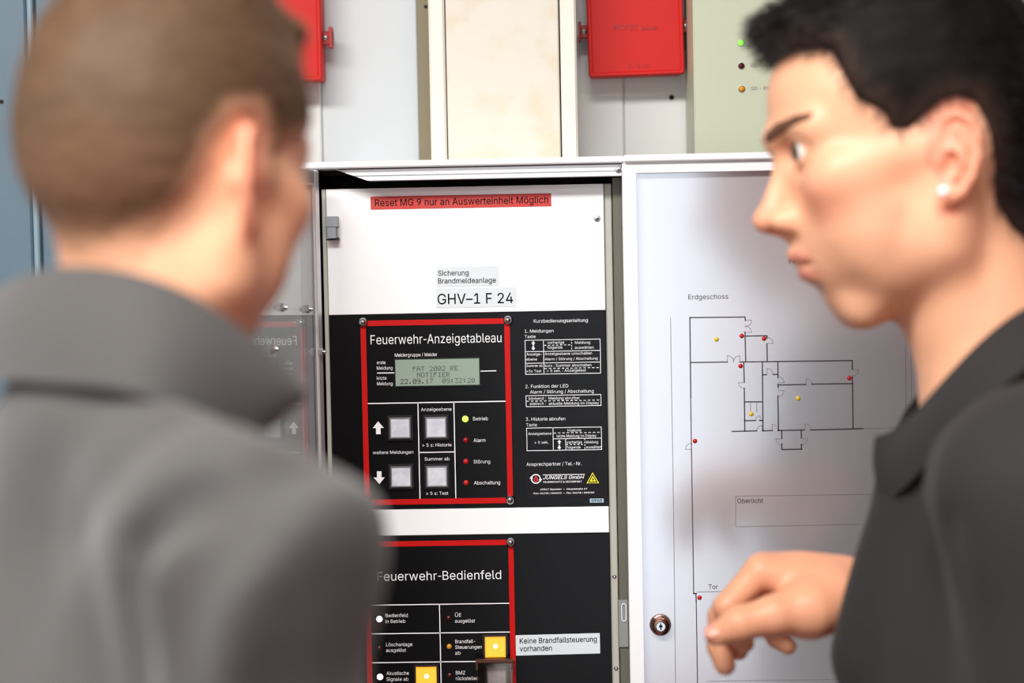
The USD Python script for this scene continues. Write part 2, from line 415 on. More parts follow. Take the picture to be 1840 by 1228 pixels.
# ------------------------------------------------------------------ grey-green LED box
YG = 0.055
g = rect_px(1245.5, -160, 1690, 300, YG)
gt = thing('signal_box', ((g[0] + g[1]) / 2, BACK, g[2]), 'grey-green sheet metal box with a column of three LEDs', 'control box')
obj('housing', bx(g[0], g[1], YG, BACK - .001, g[2] - .05, g[3], .0015), m_grn, gt)
for (px, py, mm_, lb) in ((1331, 77, m_ledg2, 'lit green LED'), (1332, 118.5, m_leddark, 'dark red LED'), (1332.7, 160, m_leda, 'amber LED')):
    q = W(px, py, YG)
    ld = obj('led', lathe([(0, .0024), (.0012, .0022), (.0023, .0014), (.0027, .0004), (.0027, -.001), (0, -.001)], 18, at=(q[0], YG, q[2])), mm_, gt, label=lb)
    obj('led_ring', lathe([(.0027, -.0002), (.0028, .0006), (.0033, .0005), (.0034, -.0002)], 18, at=(q[0], YG, q[2])), m_aludark, ld)
text('SD - ALARM', 1349, 1397, 121, 6, YG, m_planthin, gt)
text('SD - EN', 1349.5, 1383, 162, 6, YG, m_planthin, gt)

# ------------------------------------------------------------------ alarm cabinet body
YR = -0.030          # front of the rim
YI = 0.10            # back of the cabinet
zbot = 0.98
r = quad_px([(556, 291.5), (1121, 280.5), (1121, 293.5), (556, 303)], YR)
xl, xr = W(566, 600, YR)[0], W(1121.5, 290, YR)[0] - 0.0004
z_top, z_rim = r[3], r[2]
ct = thing('alarm_cabinet', ((xl + xr) / 2, YI, zbot), 'white fire alarm cabinet standing open in the middle, holding the black panels', 'cabinet')
obj('top_panel', bx(W(548, 296, YR)[0], xr, YR, BACK - .002, z_rim, z_top, .0012), m_white, ct)
obj('side_panel', bx(xl - .004, xl, YR + .03, BACK - .002, zbot, z_rim - .0003, .0006), m_white, ct)
obj('side_panel', bx(xr - .0015, xr, YR + .002, BACK - .002, zbot, z_rim - .0003, .0006), m_white, ct)
obj('bottom_panel', bx(xl, xr, YR, BACK - .002, zbot - .012, zbot - .0005, .001), m_white, ct)
ln = obj('liner', [bx(xl + .0005, xr - .002, YI, YI + .003, zbot, z_rim - .0005), bx(xl + .0005, xl + .002, 0.0, YI - .0005, zbot, z_rim - .001), bx(xl + .0025, xr - .003, .03, YI - .001, z_rim - .004, z_rim - .0008), bx(xr - .004, xr - .0022, .012, YI - .001, zbot, z_rim - .001)], m_inner, ct, label='dark inside of the cabinet')
# mitred front rail under the rim
pts = [W(*p, YR + .003) for p in ((603, 305.5), (1119, 294.6), (1119, 316.2), (660, 324.2))]
zt_ = (pts[0][2] + pts[1][2]) / 2; zb2 = (pts[2][2] + pts[3][2]) / 2
zt_ = min(zt_, z_rim - .0005)
hR = zt_ - zb2
def rail_slice(f0, f1, y0, y1):
    xx = lambda f: pts[0][0] + (pts[3][0] - pts[0][0]) * f
    return prism(Polygon([(xx(f0), zt_ - hR * f0), (xr - .002, zt_ - hR * f0), (xr - .002, zt_ - hR * f1), (xx(f1), zt_ - hR * f1)]), y0, y1)
rl = obj('mitred_rail', [rail_slice(0, .28, YR + .008, YR + .03), rail_slice(.28, .55, YR + .004, YR + .03), rail_slice(.55, .64, YR + .007, YR + .03), rail_slice(.64, 1.0, YR + .003, YR + .03)], m_frame, ct, label='white mitred aluminium rail')
q = W(1111.7, 305.6, YR + .003); phillips((q[0], YR + .003, q[2]), .0034, ct)
for px, py in ((619, 333), (1064, 326)):
    q = W(px, py, 0.03)
    obj('liner_hole', lathe([(0, .0004), (.0024, .0004), (.0028, -.001), (0, -.001)], 14, at=(q[0], 0.0296, q[2])), m_hole, ct)
# mounting rails either side of the plates
q0, q1 = W(1088.5, 560, .003), W(1102.5, 560, .003)
ztr = W(1095, 330, .003)[2]
obj('mounting_rail', bx(q0[0], q1[0], .003, .03, zbot + .01, ztr, .0008), m_rail, ct, label='beige-grey rail right of the plates')
q2, q3 = W(583.5, 600, .003), W(592, 600, .003)
obj('mounting_rail', bx(q2[0], q3[0], .003, .03, zbot + .01, ztr, .0008), m_rail, ct)
obj('jamb_strip', bx(q1[0] + .0006, xr - .0016, .001, .008, zbot + .01, z_rim - (z_rim - zb2) - .0006, .0004), m_olive, ct, label='olive strip beside the right rail')
lp = rect_px(1111.5, 1078, 1131, 1163, .0008)
obj('latch_plate', bx(lp[0], min(lp[1], xr - .002), -.0012, .001, lp[2], lp[3], .0004), m_aludark, ct)
q = W(1121, 1101, -.0012)
ov = LineString([(q[0], q[2] - .006), (q[0], q[2] + .006)])
obj('latch_slot', prism(ov.buffer(.0024).difference(ov.buffer(.0015)), -.0026, -.0010), m_alu, ct)
for px, py in ((1104, 1037), (1107, 1202)):
    q = W(px, py, .003)
    obj('rail_screw', lathe([(0, .0016), (.0012, .0014), (.0019, .0004), (.0019, -.0005), (0, -.0005)], 16, at=(q[0], .003, q[2])), m_steel, ct)

# catch at the left edge
cz0 = rect_px(583.5, 389, 606.5, 408.5, -.012); cz1 = rect_px(587.5, 408.5, 604, 429, -.012)
kt = thing('door_catch', (cz0[0], 0, cz1[2]), 'small grey door catch on the left edge of the white plate', 'catch')
obj('catch_body', bx(cz0[0], cz0[1], -.012, -.0006, cz0[2], cz0[3], .0006), m_catch, kt)
obj('roller_block', bx(cz1[0], cz1[1], -.013, -.0006, cz1[2], cz1[3] - .0002, .0006), m_catch, kt)
obj('catch_cheek', bx(cz1[1] + .0001, cz1[1] + .0016, -.009, -.0006, cz1[2] + .001, cz1[3] - .001, .0003), m_zinc, kt)
obj('catch_foot', bx(cz1[0] - .001, cz1[1] + .002, -.011, -.0006, cz1[2] - .0016, cz1[2] - .0001, .0003), m_inner, kt)

# ------------------------------------------------------------------ plates
a = quad_px([(587, 339.8), (1086, 330.8), (1088.3, 559.3), (591, 566)], 0)
X0, X1 = W(589.5, 500, 0)[0], W(1088, 560, 0)[0]
Z1, Z2 = a[3], (W(591, 566, 0)[2] + W(1088.3, 559.4, 0)[2]) / 2
bp = thing('blank_plate', ((X0 + X1) / 2, 0, Z2), 'plain white plate at the top of the open cabinet', 'plate')
obj('sheet', bx(X0, X1, 0, .0025, Z2 + .0003, Z1, .0004), m_plate, bp)
q = W(1073.3, 393.4, 0); phillips((q[0], 0, q[2]), .0033, bp)


def sticker(name, quad, mm_, label, rows, ink, y0=0.0, cat='label'):
    e = quad_px(quad, y0)
    t = thing(name, ((e[0] + e[1]) / 2, y0, e[2]), label, cat)
    dz = (W(quad[1][0], quad[1][1], y0)[2] - W(quad[0][0], quad[0][1], y0)[2])
    th = 0.00035
    m = prism(Polygon([(e[0], e[2] - dz / 2), (e[1], e[2] + dz / 2), (e[1], e[3] + dz / 2), (e[0], e[3] - dz / 2)]), y0 - th, y0 - .00005)
    obj('strip', m, mm_, t, smooth=False)
    rot = math.atan2(dz, e[1] - e[0])
    for (s, p0, p1, py, cap) in rows:
        o = text(s, p0, p1, py, cap, y0 - th, ink, t)
        if abs(rot) > 1e-4:
            mp = UsdGeom.Mesh(o); v = np.array(mp.GetPointsAttr().Get()); b = W(p0, py, y0 - th) - ORIGIN[t.GetPath().pathString]
            d = v - b; v[:, 2] = b[2] + d[:, 2] + d[:, 0] * math.tan(rot)
            mp.GetPointsAttr().Set(Vt.Vec3fArray.FromNumpy(v.astype(np.float32)))
    return t


sticker('red_label', [(666, 353.6), (990.4, 347.4), (990.4, 370.2), (666, 377.4)], m_redlabel, 'red label strip reading Reset MG 9 nur an Auswerteinheit Möglich', [('Reset MG 9 nur an Auswerteinheit Möglich', 674, 985, 370.6, 12)], m_ink)
sticker('white_label', [(783.5, 480.5), (896, 478.5), (896, 513), (783.5, 515)], m_label, 'pale label reading Sicherung Brandmeldeanlage on the white plate', [('Sicherung', 787.3, 842, 495.6, 9.2), ('Brandmeldeanlage', 787.3, 891, 509.7, 9.2)], m_ink)
sticker('white_label', [(783.5, 519), (927.5, 516.5), (927.5, 551), (783.5, 553.5)], m_label, 'pale label reading GHV-1 F 24 above the black display panel', [('GHV–1 F 24', 786.6, 922, 547, 18.5)], m_ink)

# --- filler between the black panels
Z3 = (W(610, 917, 0)[2] + W(1093, 910, 0)[2]) / 2
Z4 = (W(640, 965, 0)[2] + W(1095, 958, 0)[2]) / 2
X1b = W(1094, 940, 0)[0]; X1 = (X1 + X1b) / 2
obj('filler_plate', bx(X0, X1, 0, .0025, Z4 + .0003, Z3 - .0003, .0004), m_plate, label='white filler strip between the two black panels', cat='plate')
Z5 = Z4 - (Z2 - Z3)


def dome_screw(px, py, parent):
    q = W(px, py, -.001)
    obj('dome_screw', lathe([(0, .0052), (.0015, .0050), (.003, .0041), (.004, .0027), (.0044, .001), (.0044, -.0005), (0, -.0005)], 24, at=(q[0], -.0012, q[2])), m_steel, parent)


def led(px, py, mm_, parent, r=.0026, label=None, yp=0.0):
    q = W(px, py, yp)
    obj('led', lathe([(0, r * .8), (r * .5, r * .72), (r * .85, r * .45), (r, .0), (r, -.0008), (0, -.0008)], 18, at=(q[0], yp - .0002, q[2])), mm_, parent, label=label)


def arrow(px, py, w, h, up, parent, name='arrow'):
    q = W(px, py, 0); s = PXM; w, h = w * s / 2, h * s / 2; d = 1 if up else -1
    pl = Polygon([(q[0], q[2] + d * h), (q[0] + w, q[2] - d * h * .05), (q[0] + w * .42, q[2] - d * h * .05), (q[0] + w * .42, q[2] - d * h), (q[0] - w * .42, q[2] - d * h), (q[0] - w * .42, q[2] - d * h * .05), (q[0] - w, q[2] - d * h * .05)])
    obj(name, prism(pl, -.0003, -.0000), m_print, parent, smooth=False)


def pushbutton(px, py, size, mm_, parent, lit=None, label=None):
    q = W(px, py, 0); h = size * PXM / 2
    b = obj('push_button', bx(q[0] - h, q[0] + h, -.0042, -.0005, q[2] - h, q[2] + h, .0007), mm_, parent, label=label)
    o = h + .0022
    fr_ = sbox(q[0] - o, q[2] - o, q[0] + o, q[2] + o).difference(sbox(q[0] - h - .0003, q[2] - h - .0003, q[0] + h + .0003, q[2] + h + .0003))
    obj('button_bezel', prism(fr_, -.003, -.0002), m_bezel, b, smooth=False)
    i = h + .0003; j = h - .0009
    obj('button_rim', prism(sbox(q[0] - i, q[2] - i, q[0] + i, q[2] + i).difference(sbox(q[0] - j, q[2] - j, q[0] + j, q[2] + j)), -.0046, -.0030), lit or m_silver, b, smooth=False)
    return b


fa = thing('display_panel', ((X0 + X1) / 2, 0, Z3), 'black fire brigade display panel with LCD, four grey buttons and red frame', 'control panel')
obj('panel_plate', bx(X0, X1, 0, .0025, Z3, Z2, .0004), m_black, fa)


def red_frame(x0, x1, z1, z0, w, parent, bottom=True):
    ms = [bx(x0, x0 + w, -.0009, -.0001, z0, z1), bx(x1 - w, x1, -.0009, -.0001, z0, z1), bx(x0 + w, x1 - w, -.0009, -.0001, z1 - w, z1)]
    if bottom: ms.append(bx(x0 + w, x1 - w, -.0009, -.0001, z0, z0 + w))
    for m in ms: obj('red_frame_bar', m, m_redf, parent, smooth=False)


f0 = W(649, 740, 0)[0]; f0 = (W(648, 590, 0)[0] + W(654.5, 895, 0)[0]) / 2; f1 = (W(916, 580, 0)[0] + W(922, 895, 0)[0]) / 2
fz1 = (W(651, 576.5, 0)[2] + W(908, 572, 0)[2]) / 2; fz0 = (W(660, 908, 0)[2] + W(915, 904.5, 0)[2]) / 2
red_frame(f0, f1, fz1, fz0, .0051, fa)
for p in ((652.4, 579.3), (912.7, 575.6), (657.4, 901.5), (916.8, 898.4)): dome_screw(*p, fa)
for s_, p0, p1, py in (('Feuerwehr', 666, 759.5, 619.2), ('-', 761, 766.5, 617.7), ('Anzeigetableau', 768, 901.3, 617.4)): text(s_, p0, p1, py, 16.5, 0, m_print, fa, depth=.0003)
T = lambda s, p0, p1, py, cap=6.2, **k: text(s, p0, p1, py, cap, 0, m_print, fa, **k)
T('Meldergruppe / Melder', 709.4, 785.8, 641.6, 6.4)
T('erste', 677, 693, 654.8, 6.2); T('Meldung', 677, 705.4, 664.8, 6.2); T('letzte', 677, 694.6, 682.8, 6.2); T('Meldung', 677.4, 705.6, 692.9, 6.2)
LW = 2.0 * PXM
obj('printed_line', hline(677.5, 709, 670.5, LW, 0), m_print, fa, smooth=False)
obj('printed_line', hline(862, 892, 667, LW, 0), m_print, fa, smooth=False)
obj('printed_line', hline(657, 911, 723.5, LW * 1.1, 0), m_print, fa, smooth=False)
zdiv = W(785, 723.5, 0)[2]
for px in (752.8, 817.3):
    x = W(px, 810, 0)[0]; obj('printed_line', bx(x - LW / 2, x + LW / 2, -.0002, 0, fz0 + .0051, zdiv), m_print, fa, smooth=False)
obj('printed_line', hline(753, 817, 813, LW, 0), m_print, fa, smooth=False)
arrow(679.7, 769, 20.5, 23.5, True, fa); arrow(681.5, 858.8, 20.5, 23.5, False, fa)
for (px, py) in ((719.6, 768.7), (784, 767.8), (721.3, 856.3), (785.5, 855.7)): pushbutton(px, py, 36.5, m_key, fa)
T('weitere Meldungen', 669.8, 742.8, 816.6, 5.9); T('Anzeigeebene', 756.4, 811.5, 739.2, 5.9); T('> 5 s: Historie', 758.9, 811.5, 803.3, 5.9)
T('Summer ab', 763, 807.8, 828.2, 5.9); T('> 5 s: Test', 766, 805.6, 890, 5.9)
led(836, 753.3, m_ledg, fa, .0030, 'lit green LED'); led(836.9, 791.3, m_ledr, fa, label='red LED'); led(837.2, 829.7, m_ledr2, fa, label='brighter red LED'); led(837.5, 868, m_ledr2, fa)
T('Betrieb', 850, 877, 756, 6.4); T('Alarm', 851, 872.5, 794.8, 6.4); T('Störung', 851, 881, 833.2, 6.4); T('Abschaltung', 851.7, 898.8, 871.2, 6.4)
# LCD with dot-matrix characters
L = rect_px(710.5, 645, 861.5, 693, 0)
lc = obj('lcd_screen', bx(L[0], L[1], -.0012, -.0001, L[2], L[3], .0002), m_lcd, fa)
obj('lcd_bezel', prism(sbox(L[0] - .0008, L[2] - .0008, L[1] + .0008, L[3] + .0008).difference(sbox(L[0], L[2], L[1], L[3])), -.0016, -.0001), m_bezel, lc, smooth=False)
FONT = {'F': '1f101e10101010', 'A': '0e11111f111111', 'T': '1f040404040404', '2': '0e11010204081f', '0': '0e11131519110e', 'R': '1e11111e141211', 'E': '1f10101e10101f', 'N': '11191513111111', 'O': '0e11111111110e', 'I': '0e04040404040e', '.': '00000000000c0c', '9': '0e11110f01010e', '1': '040c040404040e', '7': '1f010204080808', ':': '000c0c000c0c00', '3': '1f02040201110e', ' ': '00000000000000'}
cw, chh = (854.5 - 719) / 18 * PXM, 11.2 * PXM
lx = W(719.5, 685, -.0012)[0]; lz = W(785, 689.3, -.0012)[2]
dots = {0: [], 1: []}
for row, col, s, bold_n in ((2, 3, 'FAT 2002 RE', 0), (1, 4, 'NOTIFIER', 0), (0, 0, '22.09.17  09:32:20', 6)):
    for i, c in enumerate(s):
        b = bytes.fromhex(FONT[c])
        for j in range(7):
            for k in range(5):
                if b[j] >> (4 - k) & 1:
                    x = lx + (col + i) * cw + k * cw / 6; z = lz + row * chh + (6 - j) * chh / 9
                    dots[int(i < bold_n)].append(bx(x, x + cw / 6 * .95, -.00128, -.00115, z, z + chh / 9 * .95))
obj('lcd_lettering', dots[0], m_lcdink, lc, smooth=False); obj('lcd_lettering', dots[1], m_lcdbold, lc, smooth=False)
# operating guide at the right of the panel
S = lambda s, p0, p1, py, cap=4.8: text(s, p0, p1, py, cap, 0, m_print, fa, depth=.0002)
S('Kurzbedienungsanleitung', 959, 1056.3, 580.3, 6.2); S('1. Meldungen', 942.7, 994.8, 598.3, 5.9); S('Taste', 942.7, 962.5, 608, 5.7)
tw = 1.3 * PXM


def table(x0, x1, y0, y1, lines):
    e = rect_px(x0, y0, x1, y1, 0)
    ms = [prism(sbox(e[0], e[2], e[1], e[3]).difference(sbox(e[0] + tw, e[2] + tw, e[1] - tw, e[3] - tw)), -.0002, 0)]
    w = x1 - x0; h = y1 - y0
    ux = lambda px: e[0] + (e[1] - e[0]) * (px - x0) / w
    uz = lambda py: e[3] - (e[3] - e[2]) * (py - y0) / h
    for (a0, b0, a1, b1, dash) in lines:
        xa_, za_, xb2, zb3 = ux(a0), uz(b0), ux(a1), uz(b1)
        n = dash or 1
        for i in range(n):
            s0, s1 = i / n, (i + (.58 if dash else 1)) / n
            ms.append(bx(xa_ + (xb2 - xa_) * s0 - tw / 2 * (xa_ == xb2), xa_ + (xb2 - xa_) * s1 + tw / 2 * (xa_ == xb2), -.0002, 0, za_ + (zb3 - za_) * s0 - tw / 2 * (za_ == zb3), za_ + (zb3 - za_) * s1 + tw / 2 * (za_ == zb3)))
    obj('printed_table', ms, m_print, fa, smooth=False)


table(943.3, 1079.5, 610, 672.6, [(977, 610, 977, 672.6, 0), (943, 631.2, 1079, 631.2, 0), (943, 652, 1079, 652, 0), (978, 620.3, 1028, 620.3, 7), (1027.7, 610, 1027.7, 631, 4), (978, 662, 1079, 662, 13)])
arrow(958.3, 617, 7.5, 8, True, fa); arrow(958.3, 626, 7.5, 8, False, fa)
S('vorherige', 983.4, 1014, 618.3); S('folgende', 983.4, 1010.7, 627.2); S('Meldung', 1033, 1060.4, 618.2); S('auswählen', 1032.9, 1067, 627.2)
S('Anzeige-', 946, 974, 639.4); S('ebene', 945.6, 965, 648.4); S('Anzeigeebene umschalten', 978.8, 1063.7, 638.6); S('Alarm / Störung / Abschaltung', 978.8, 1074, 648)
S('Summer ab', 946, 975, 660); S('>5s Test', 946, 972.8, 669.7); S('kurz : Summer abschalten', 979, 1062.8, 659.8); S('> 5 sek. : Anzeigetest', 982.7, 1053, 669)
S('2. Funktion der LED', 944, 1021.3, 697.8, 5.9); S('Alarm / Störung / Abschaltung', 952.4, 1067, 707.6, 5.9)
table(944.7, 1080.4, 709.8, 730.8, [(946, 720.3, 1080, 720.3, 17)])
S('blinkend :', 950, 981, 718.8); S('Meldung abrufbar', 985.7, 1042, 718.4); S('statisch :', 952, 981, 728.2); S('aktuelle Meldung im Display', 986, 1076.4, 728)
S('3. Historie abrufen', 944.8, 1016, 756.6, 5.9); S('Taste', 945.3, 965, 766.7, 5.7)
table(946, 1081.4, 768, 810, [(994, 768, 994, 810, 0), (994, 788.6, 1081, 788.6, 0), (1016.4, 788.6, 1016.4, 810, 0), (995, 778.3, 1081, 778.3, 11), (1050.6, 788.6, 1050.6, 810, 4), (1017, 799.3, 1050, 799.3, 5)])
S('Anzeigeebene', 949, 991, 782.2, 4.8); S('> 5 sek.', 960.6, 985.5, 797.8, 4.8); S('Historie', 1020, 1044.6, 776.2); S('letzte Meldung im Display', 1000.5, 1071.8, 786.4)
S('vorherige', 1018.4, 1045.8, 797.4); S('folgende', 1018.4, 1043.3, 806.6); S('Meldung', 1053, 1075, 797.2); S('auswählen', 1053, 1080.4, 806.2)
arrow(1005, 794.6, 7.5, 8, True, fa); arrow(1005, 804.4, 7.5, 8, False, fa)
S('Ansprechpartner / Tel.-Nr.', 946, 1045, 837.8, 6.2)
m_sticker = mat('dark_sticker', lin(15, 15, 19), 0.5, specular_ior_level=0.25)
e = rect_px(947, 843, 1091, 895.5, 0)
sk = thing('company_sticker', ((e[0] + e[1]) / 2, 0, e[2]), 'black sticker with flame logo and yellow warning triangle, low on the display panel', 'sticker')
YS = -.0003
obj('film', bx(e[0], e[1], YS, -.00004, e[2], e[3]), m_sticker, sk, smooth=False)
q = W(962.9, 861, YS); R_ = 9.0 * PXM
ringp = Polygon([(q[0] + R_ * math.cos(t), q[2] + R_ * math.sin(t)) for t in np.linspace(0, 2 * math.pi, 33)[:-1]])
ringp = ringp.difference(ringp.buffer(-.0011))
for s_ in (1, -1):
    ringp = ringp.union(Polygon([(q[0] + s_ * (R_ - .002), q[2] - s_ * .0002), (q[0] + s_ * (R_ + .0012), q[2] - s_ * .0002), (q[0] + s_ * (R_ - .0004), q[2] - s_ * .0028)]))
obj('logo_ring', prism(ringp, YS - .0002, YS), m_print, sk, smooth=False)
drop = Polygon([(q[0] + .0021 * math.cos(t) * (1 - .3 * max(0, math.sin(t))), q[2] - .0007 + .0021 * math.sin(t) * (1.35 if math.sin(t) > 0 else 1)) for t in np.linspace(0, 2 * math.pi, 25)[:-1]] ).union(Polygon([(q[0] - .0013, q[2] + .0009), (q[0] + .0013, q[2] + .0009), (q[0] + .0003, q[2] + .0036)]))
obj('logo_flame', prism(drop.difference(Polygon([(q[0] - .0008, q[2] - .0016), (q[0] + .0008, q[2] - .0016), (q[0], q[2] + .001)])), YS - .0002, YS), m_flame, sk, smooth=False)
obj('logo_line', hline(975.3, 1051, 853.3, 1.5 * PXM, YS), m_print, sk, smooth=False)
for (s, p0, p1, py, cap, bo, sl) in (('JUNGELS GmbH', 975.7, 1050, 861.8, 5.9, True, .25), ('FEUERSCHUTZ & SICHERHEIT', 976, 1045.7, 868.2, 3.0, True, 0), ('65817 Eppstein  •  Hauptstraße 67', 970.8, 1055.5, 881.3, 2.8, True, .1), ('Fon: 06198 / 500033  •  Fax: 06198 / 500333', 958.6, 1068, 888.5, 2.8, True, .1)):
    text(s, p0, p1, py, cap, YS, m_print, sk, bold=bo, slant=sl, depth=.0002)
ap, bl, br = (W(*p, YS) for p in ((1064.8, 849.5), (1054, 869), (1076.4, 868.4)))
tri = Polygon([(ap[0], ap[2]), (br[0], (bl[2] + br[2]) / 2), (bl[0], (bl[2] + br[2]) / 2)])
obj('warning_triangle', prism(tri.buffer(.0001), YS - .0001, YS), m_warn, sk, smooth=False)
obj('warning_border', prism(tri.buffer(-.0007).difference(tri.buffer(-.0014)), YS - .0003, YS - .0001), m_ink, sk, smooth=False)
cxx, czz = ap[0], (ap[2] + 2 * bl[2]) / 3
bolt = Polygon([(cxx + .0006, czz + .0022), (cxx - .0008, czz - .0001), (cxx, czz - .0001), (cxx - .0003, czz - .0020), (cxx + .0010, czz + .0006), (cxx + .0002, czz + .0006)])
obj('lightning_bolt', prism(bolt, YS - .0003, YS - .0001), m_ink, sk, smooth=False)
e = rect_px(1060.4, 896.8, 1084, 903, 0)
obj('plate_badge', prism(sbox(e[0], e[2], e[1], e[3]).buffer(.0003), -.0003, 0), m_pill, fa, smooth=False)
text('0903', 1062.5, 1082, 902.2, 4.6, -.0003, m_ink, fa, bold=True)

# ------------------------------------------------------------------ lower control panel
fb = thing('operating_panel', ((X0 + X1) / 2, 0, Z5), 'lower black fire brigade operating panel with glowing amber buttons', 'control panel')
obj('panel_plate', bx(X0, X1, 0, .0025, Z5, Z4, .0004), m_black, fb)
g0 = (W(655, 1000, 0)[0] + W(659, 1200, 0)[0]) / 2; g1 = (W(923.6, 990, 0)[0] + W(926.8, 1225, 0)[0]) / 2
gz1 = (W(668, 973.3, 0)[2] + W(908, 970.5, 0)[2]) / 2
red_frame(g0, g1, gz1, gz1 - (fz1 - fz0), .0049, fb)
for p in ((659.3, 977.5), (917.7, 974.7), (664.5, 1300), (922.5, 1297)): dome_screw(*p, fb)
for s_, p0, p1, py in (('Feuerwehr', 678, 785.3, 1044.2), ('-', 787, 793, 1042.7), ('Bedienfeld', 795.3, 900.8, 1042.4)): text(s_, p0, p1, py, 15.8, 0, m_print, fb, depth=.0003)
xg0, xg1 = W(660, 1100, 0)[0], g1 - .0049
gx0 = g0 + .0049
for y in (1086.4, 1138, 1190, 1242):
    z = W(790, y, 0)[2]; obj('printed_line', bx(gx0, xg1, -.0002, 0, z - LW / 2, z + LW / 2), m_print, fb, smooth=False)
zz1, zz0 = W(790, 1086.4, 0)[2], gz1 - (fz1 - fz0) + .0049
x = W(791, 1150, 0)[0]; obj('printed_line', bx(x - LW / 2, x + LW / 2, -.0002, 0, zz0, zz1), m_print, fb, smooth=False)
U = lambda s, p0, p1, py, cap=6.3: text(s, p0, p1, py, cap, 0, m_print, fb)
U('Bedienfeld', 692.8, 733, 1109.7); U('in Betrieb', 692.8, 728.5, 1120.2); U('ÜE', 817.6, 828.9, 1108.9); U('ausgelöst', 817.6, 853.5, 1119.5)
U('Löschanlage', 693.8, 741, 1162); U('ausgelöst', 693.8, 729.7, 1172.2); U('Brandfall-', 818, 854, 1156.4); U('Steuerungen', 818, 866, 1166.6); U('ab', 818, 827.7, 1177)
U('Akustische', 694.5, 734.8, 1213.6); U('Signale ab', 694.5, 734, 1224.2); U('BMZ', 819, 836, 1212.7); U('rückstellen', 819, 859.8, 1222.8)
led(681.6, 1113, m_ledw, fb, .0030, 'lit white LED'); led(682.8, 1217, m_ledw, fb, .0030, 'lit white LED'); led(682, 1165, m_leddark, fb, .0022)
led(806.3, 1111, m_leddark, fb, .0024, 'unlit red LED'); led(807.3, 1162.3, m_leda, fb, .0025, 'amber LED'); led(808.2, 1214, m_leddark, fb, .0024)
for (px, py) in ((890.3, 1162), (766.5, 1216)):
    b = pushbutton(px, py, 36, m_keylit, fb, m_keyrim, 'glowing amber button')
    q = W(px, py, -.0042)
    obj('button_lamp', lathe([(0, .0004), (.0015, .0003), (.0022, .00005), (0, .00005)], 18, at=(q[0], -.0042, q[2])), m_keyhot, b)
pushbutton(893, 1214, 35, m_key, fb)
kc = rect_px(857, 1184.5, 922, 1260, -.014)
cv = obj('button_cover', [bx(kc[0], kc[1], -.0142, -.0126, kc[2], kc[3] - .004, .0003), bx(kc[0], kc[0] + .0015, -.0126, -.0012, kc[2], kc[3] - .004), bx(kc[1] - .0015, kc[1], -.0126, -.0012, kc[2], kc[3] - .004)], m_smoke, fb, label='smoky see-through flap over the reset button')
m_copper = mat('brown_hinge', lin(96, 62, 48), 0.25, 0.5)
obj('cover_hinge', [bx(kc[0] - .0008, kc[1] + .0008, -.0158, -.0120, kc[3] - .0036, kc[3], .0006), bx(kc[0] - .0008, kc[0] + .0012, -.0152, -.0012, kc[3] - .010, kc[3] - .0036, .0004), bx(kc[1] - .0012, kc[1] + .0008, -.0152, -.0012, kc[3] - .010, kc[3] - .0036, .0004)], m_copper, cv)
sticker('white_label', [(926.5, 1142), (1077.8, 1138), (1078.5, 1174.8), (927, 1178.8)], m_label, 'white label reading Keine Brandfallsteuerung vorhanden on the lower black panel', [('Keine Brandfallsteuerung', 934, 1072.4, 1157, 9.4), ('vorhanden', 934, 991.7, 1171, 9.4)], m_ink)

# ------------------------------------------------------------------ open glazed door at the left, swung towards the viewer
PH = math.radians(100.0)
hx = W(595.5, 600, 0.0)[0]
dd = np.array([math.cos(PH), -math.sin(PH)])          # along the door, away from the hinge
nn = np.array([math.sin(PH), math.cos(PH)])            # across its thickness, towards the plates
org = np.array([hx, 0.0]) + dd * 0.034
zd1 = W(577, 305, YR)[2] - .0006
zd0 = zbot + .01
WD = 0.262


def dbox(s0, s1, t0, t1, z0, z1, b=.0008):
    m = bx(s0, s1, t0, t1, z0, z1, b)
    v = m.vertices.copy()
    xy = org + v[:, :1] * dd + v[:, 1:2] * nn
    mm_ = trimesh.Trimesh(np.c_[xy, v[:, 2]], m.faces, process=False); trimesh.repair.fix_normals(mm_); return mm_


gd = thing('glazed_door', (*org, zd0), 'glazed aluminium cabinet door swung open beside the fair-haired man', 'cabinet door')
fw = .0135
obj('hinge_stile', dbox(0, fw, -.013, .0022, zd0, zd1, .0012), m_alu, gd)
obj('closing_stile', dbox(WD - fw, WD, -.013, .0022, zd0, zd1, .0012), m_alu, gd)
obj('top_rail', dbox(fw + .0002, WD - fw - .0002, -.013, .0022, zd1 - fw, zd1, .0012), m_aludark, gd)
obj('bottom_rail', dbox(fw + .0002, WD - fw - .0002, -.013, .0022, zd0, zd0 + fw, .0012), m_aludark, gd)
obj('pane', dbox(fw + .0002, WD - fw - .0002, -.003, 0.0, zd0 + fw + .0002, zd1 - fw - .0002, 0), m_pane, gd, smooth=False)


def on_door(px, py):
    """The point of the door's pane that a measured pixel shows."""
    d = RIGHT * (px - 920) / FPX + DOWN * (py - 614) / FPX + FWD
    n3 = np.array([nn[0], nn[1], 0]); o3 = np.array([*org, 0])
    return CAM + d * ((o3 - CAM) @ n3 / (d @ n3))


ax = (nn[0], nn[1], 0)
for px, py in ((550, 556), (505, 553), (488, 627), (569.5, 633)):
    p = on_door(px, py)
    s = (p[:2] - org) @ dd
    off = .0022 if s < fw else 0.0
    p = np.array([*(org + dd * s + nn * off), p[2]])
    nut = obj('hex_nut', lathe([(0, .0036), (.0030, .0034), (.0036, .0026), (.0036, 0), (0, 0)], 6, ax, p), m_zinc, gd, smooth=False)
    obj('bolt_tip', lathe([(0, .0064), (.0014, .006), (.0020, .0046), (.0020, .003), (0, .003)], 14, ax, p), m_steel, nut)

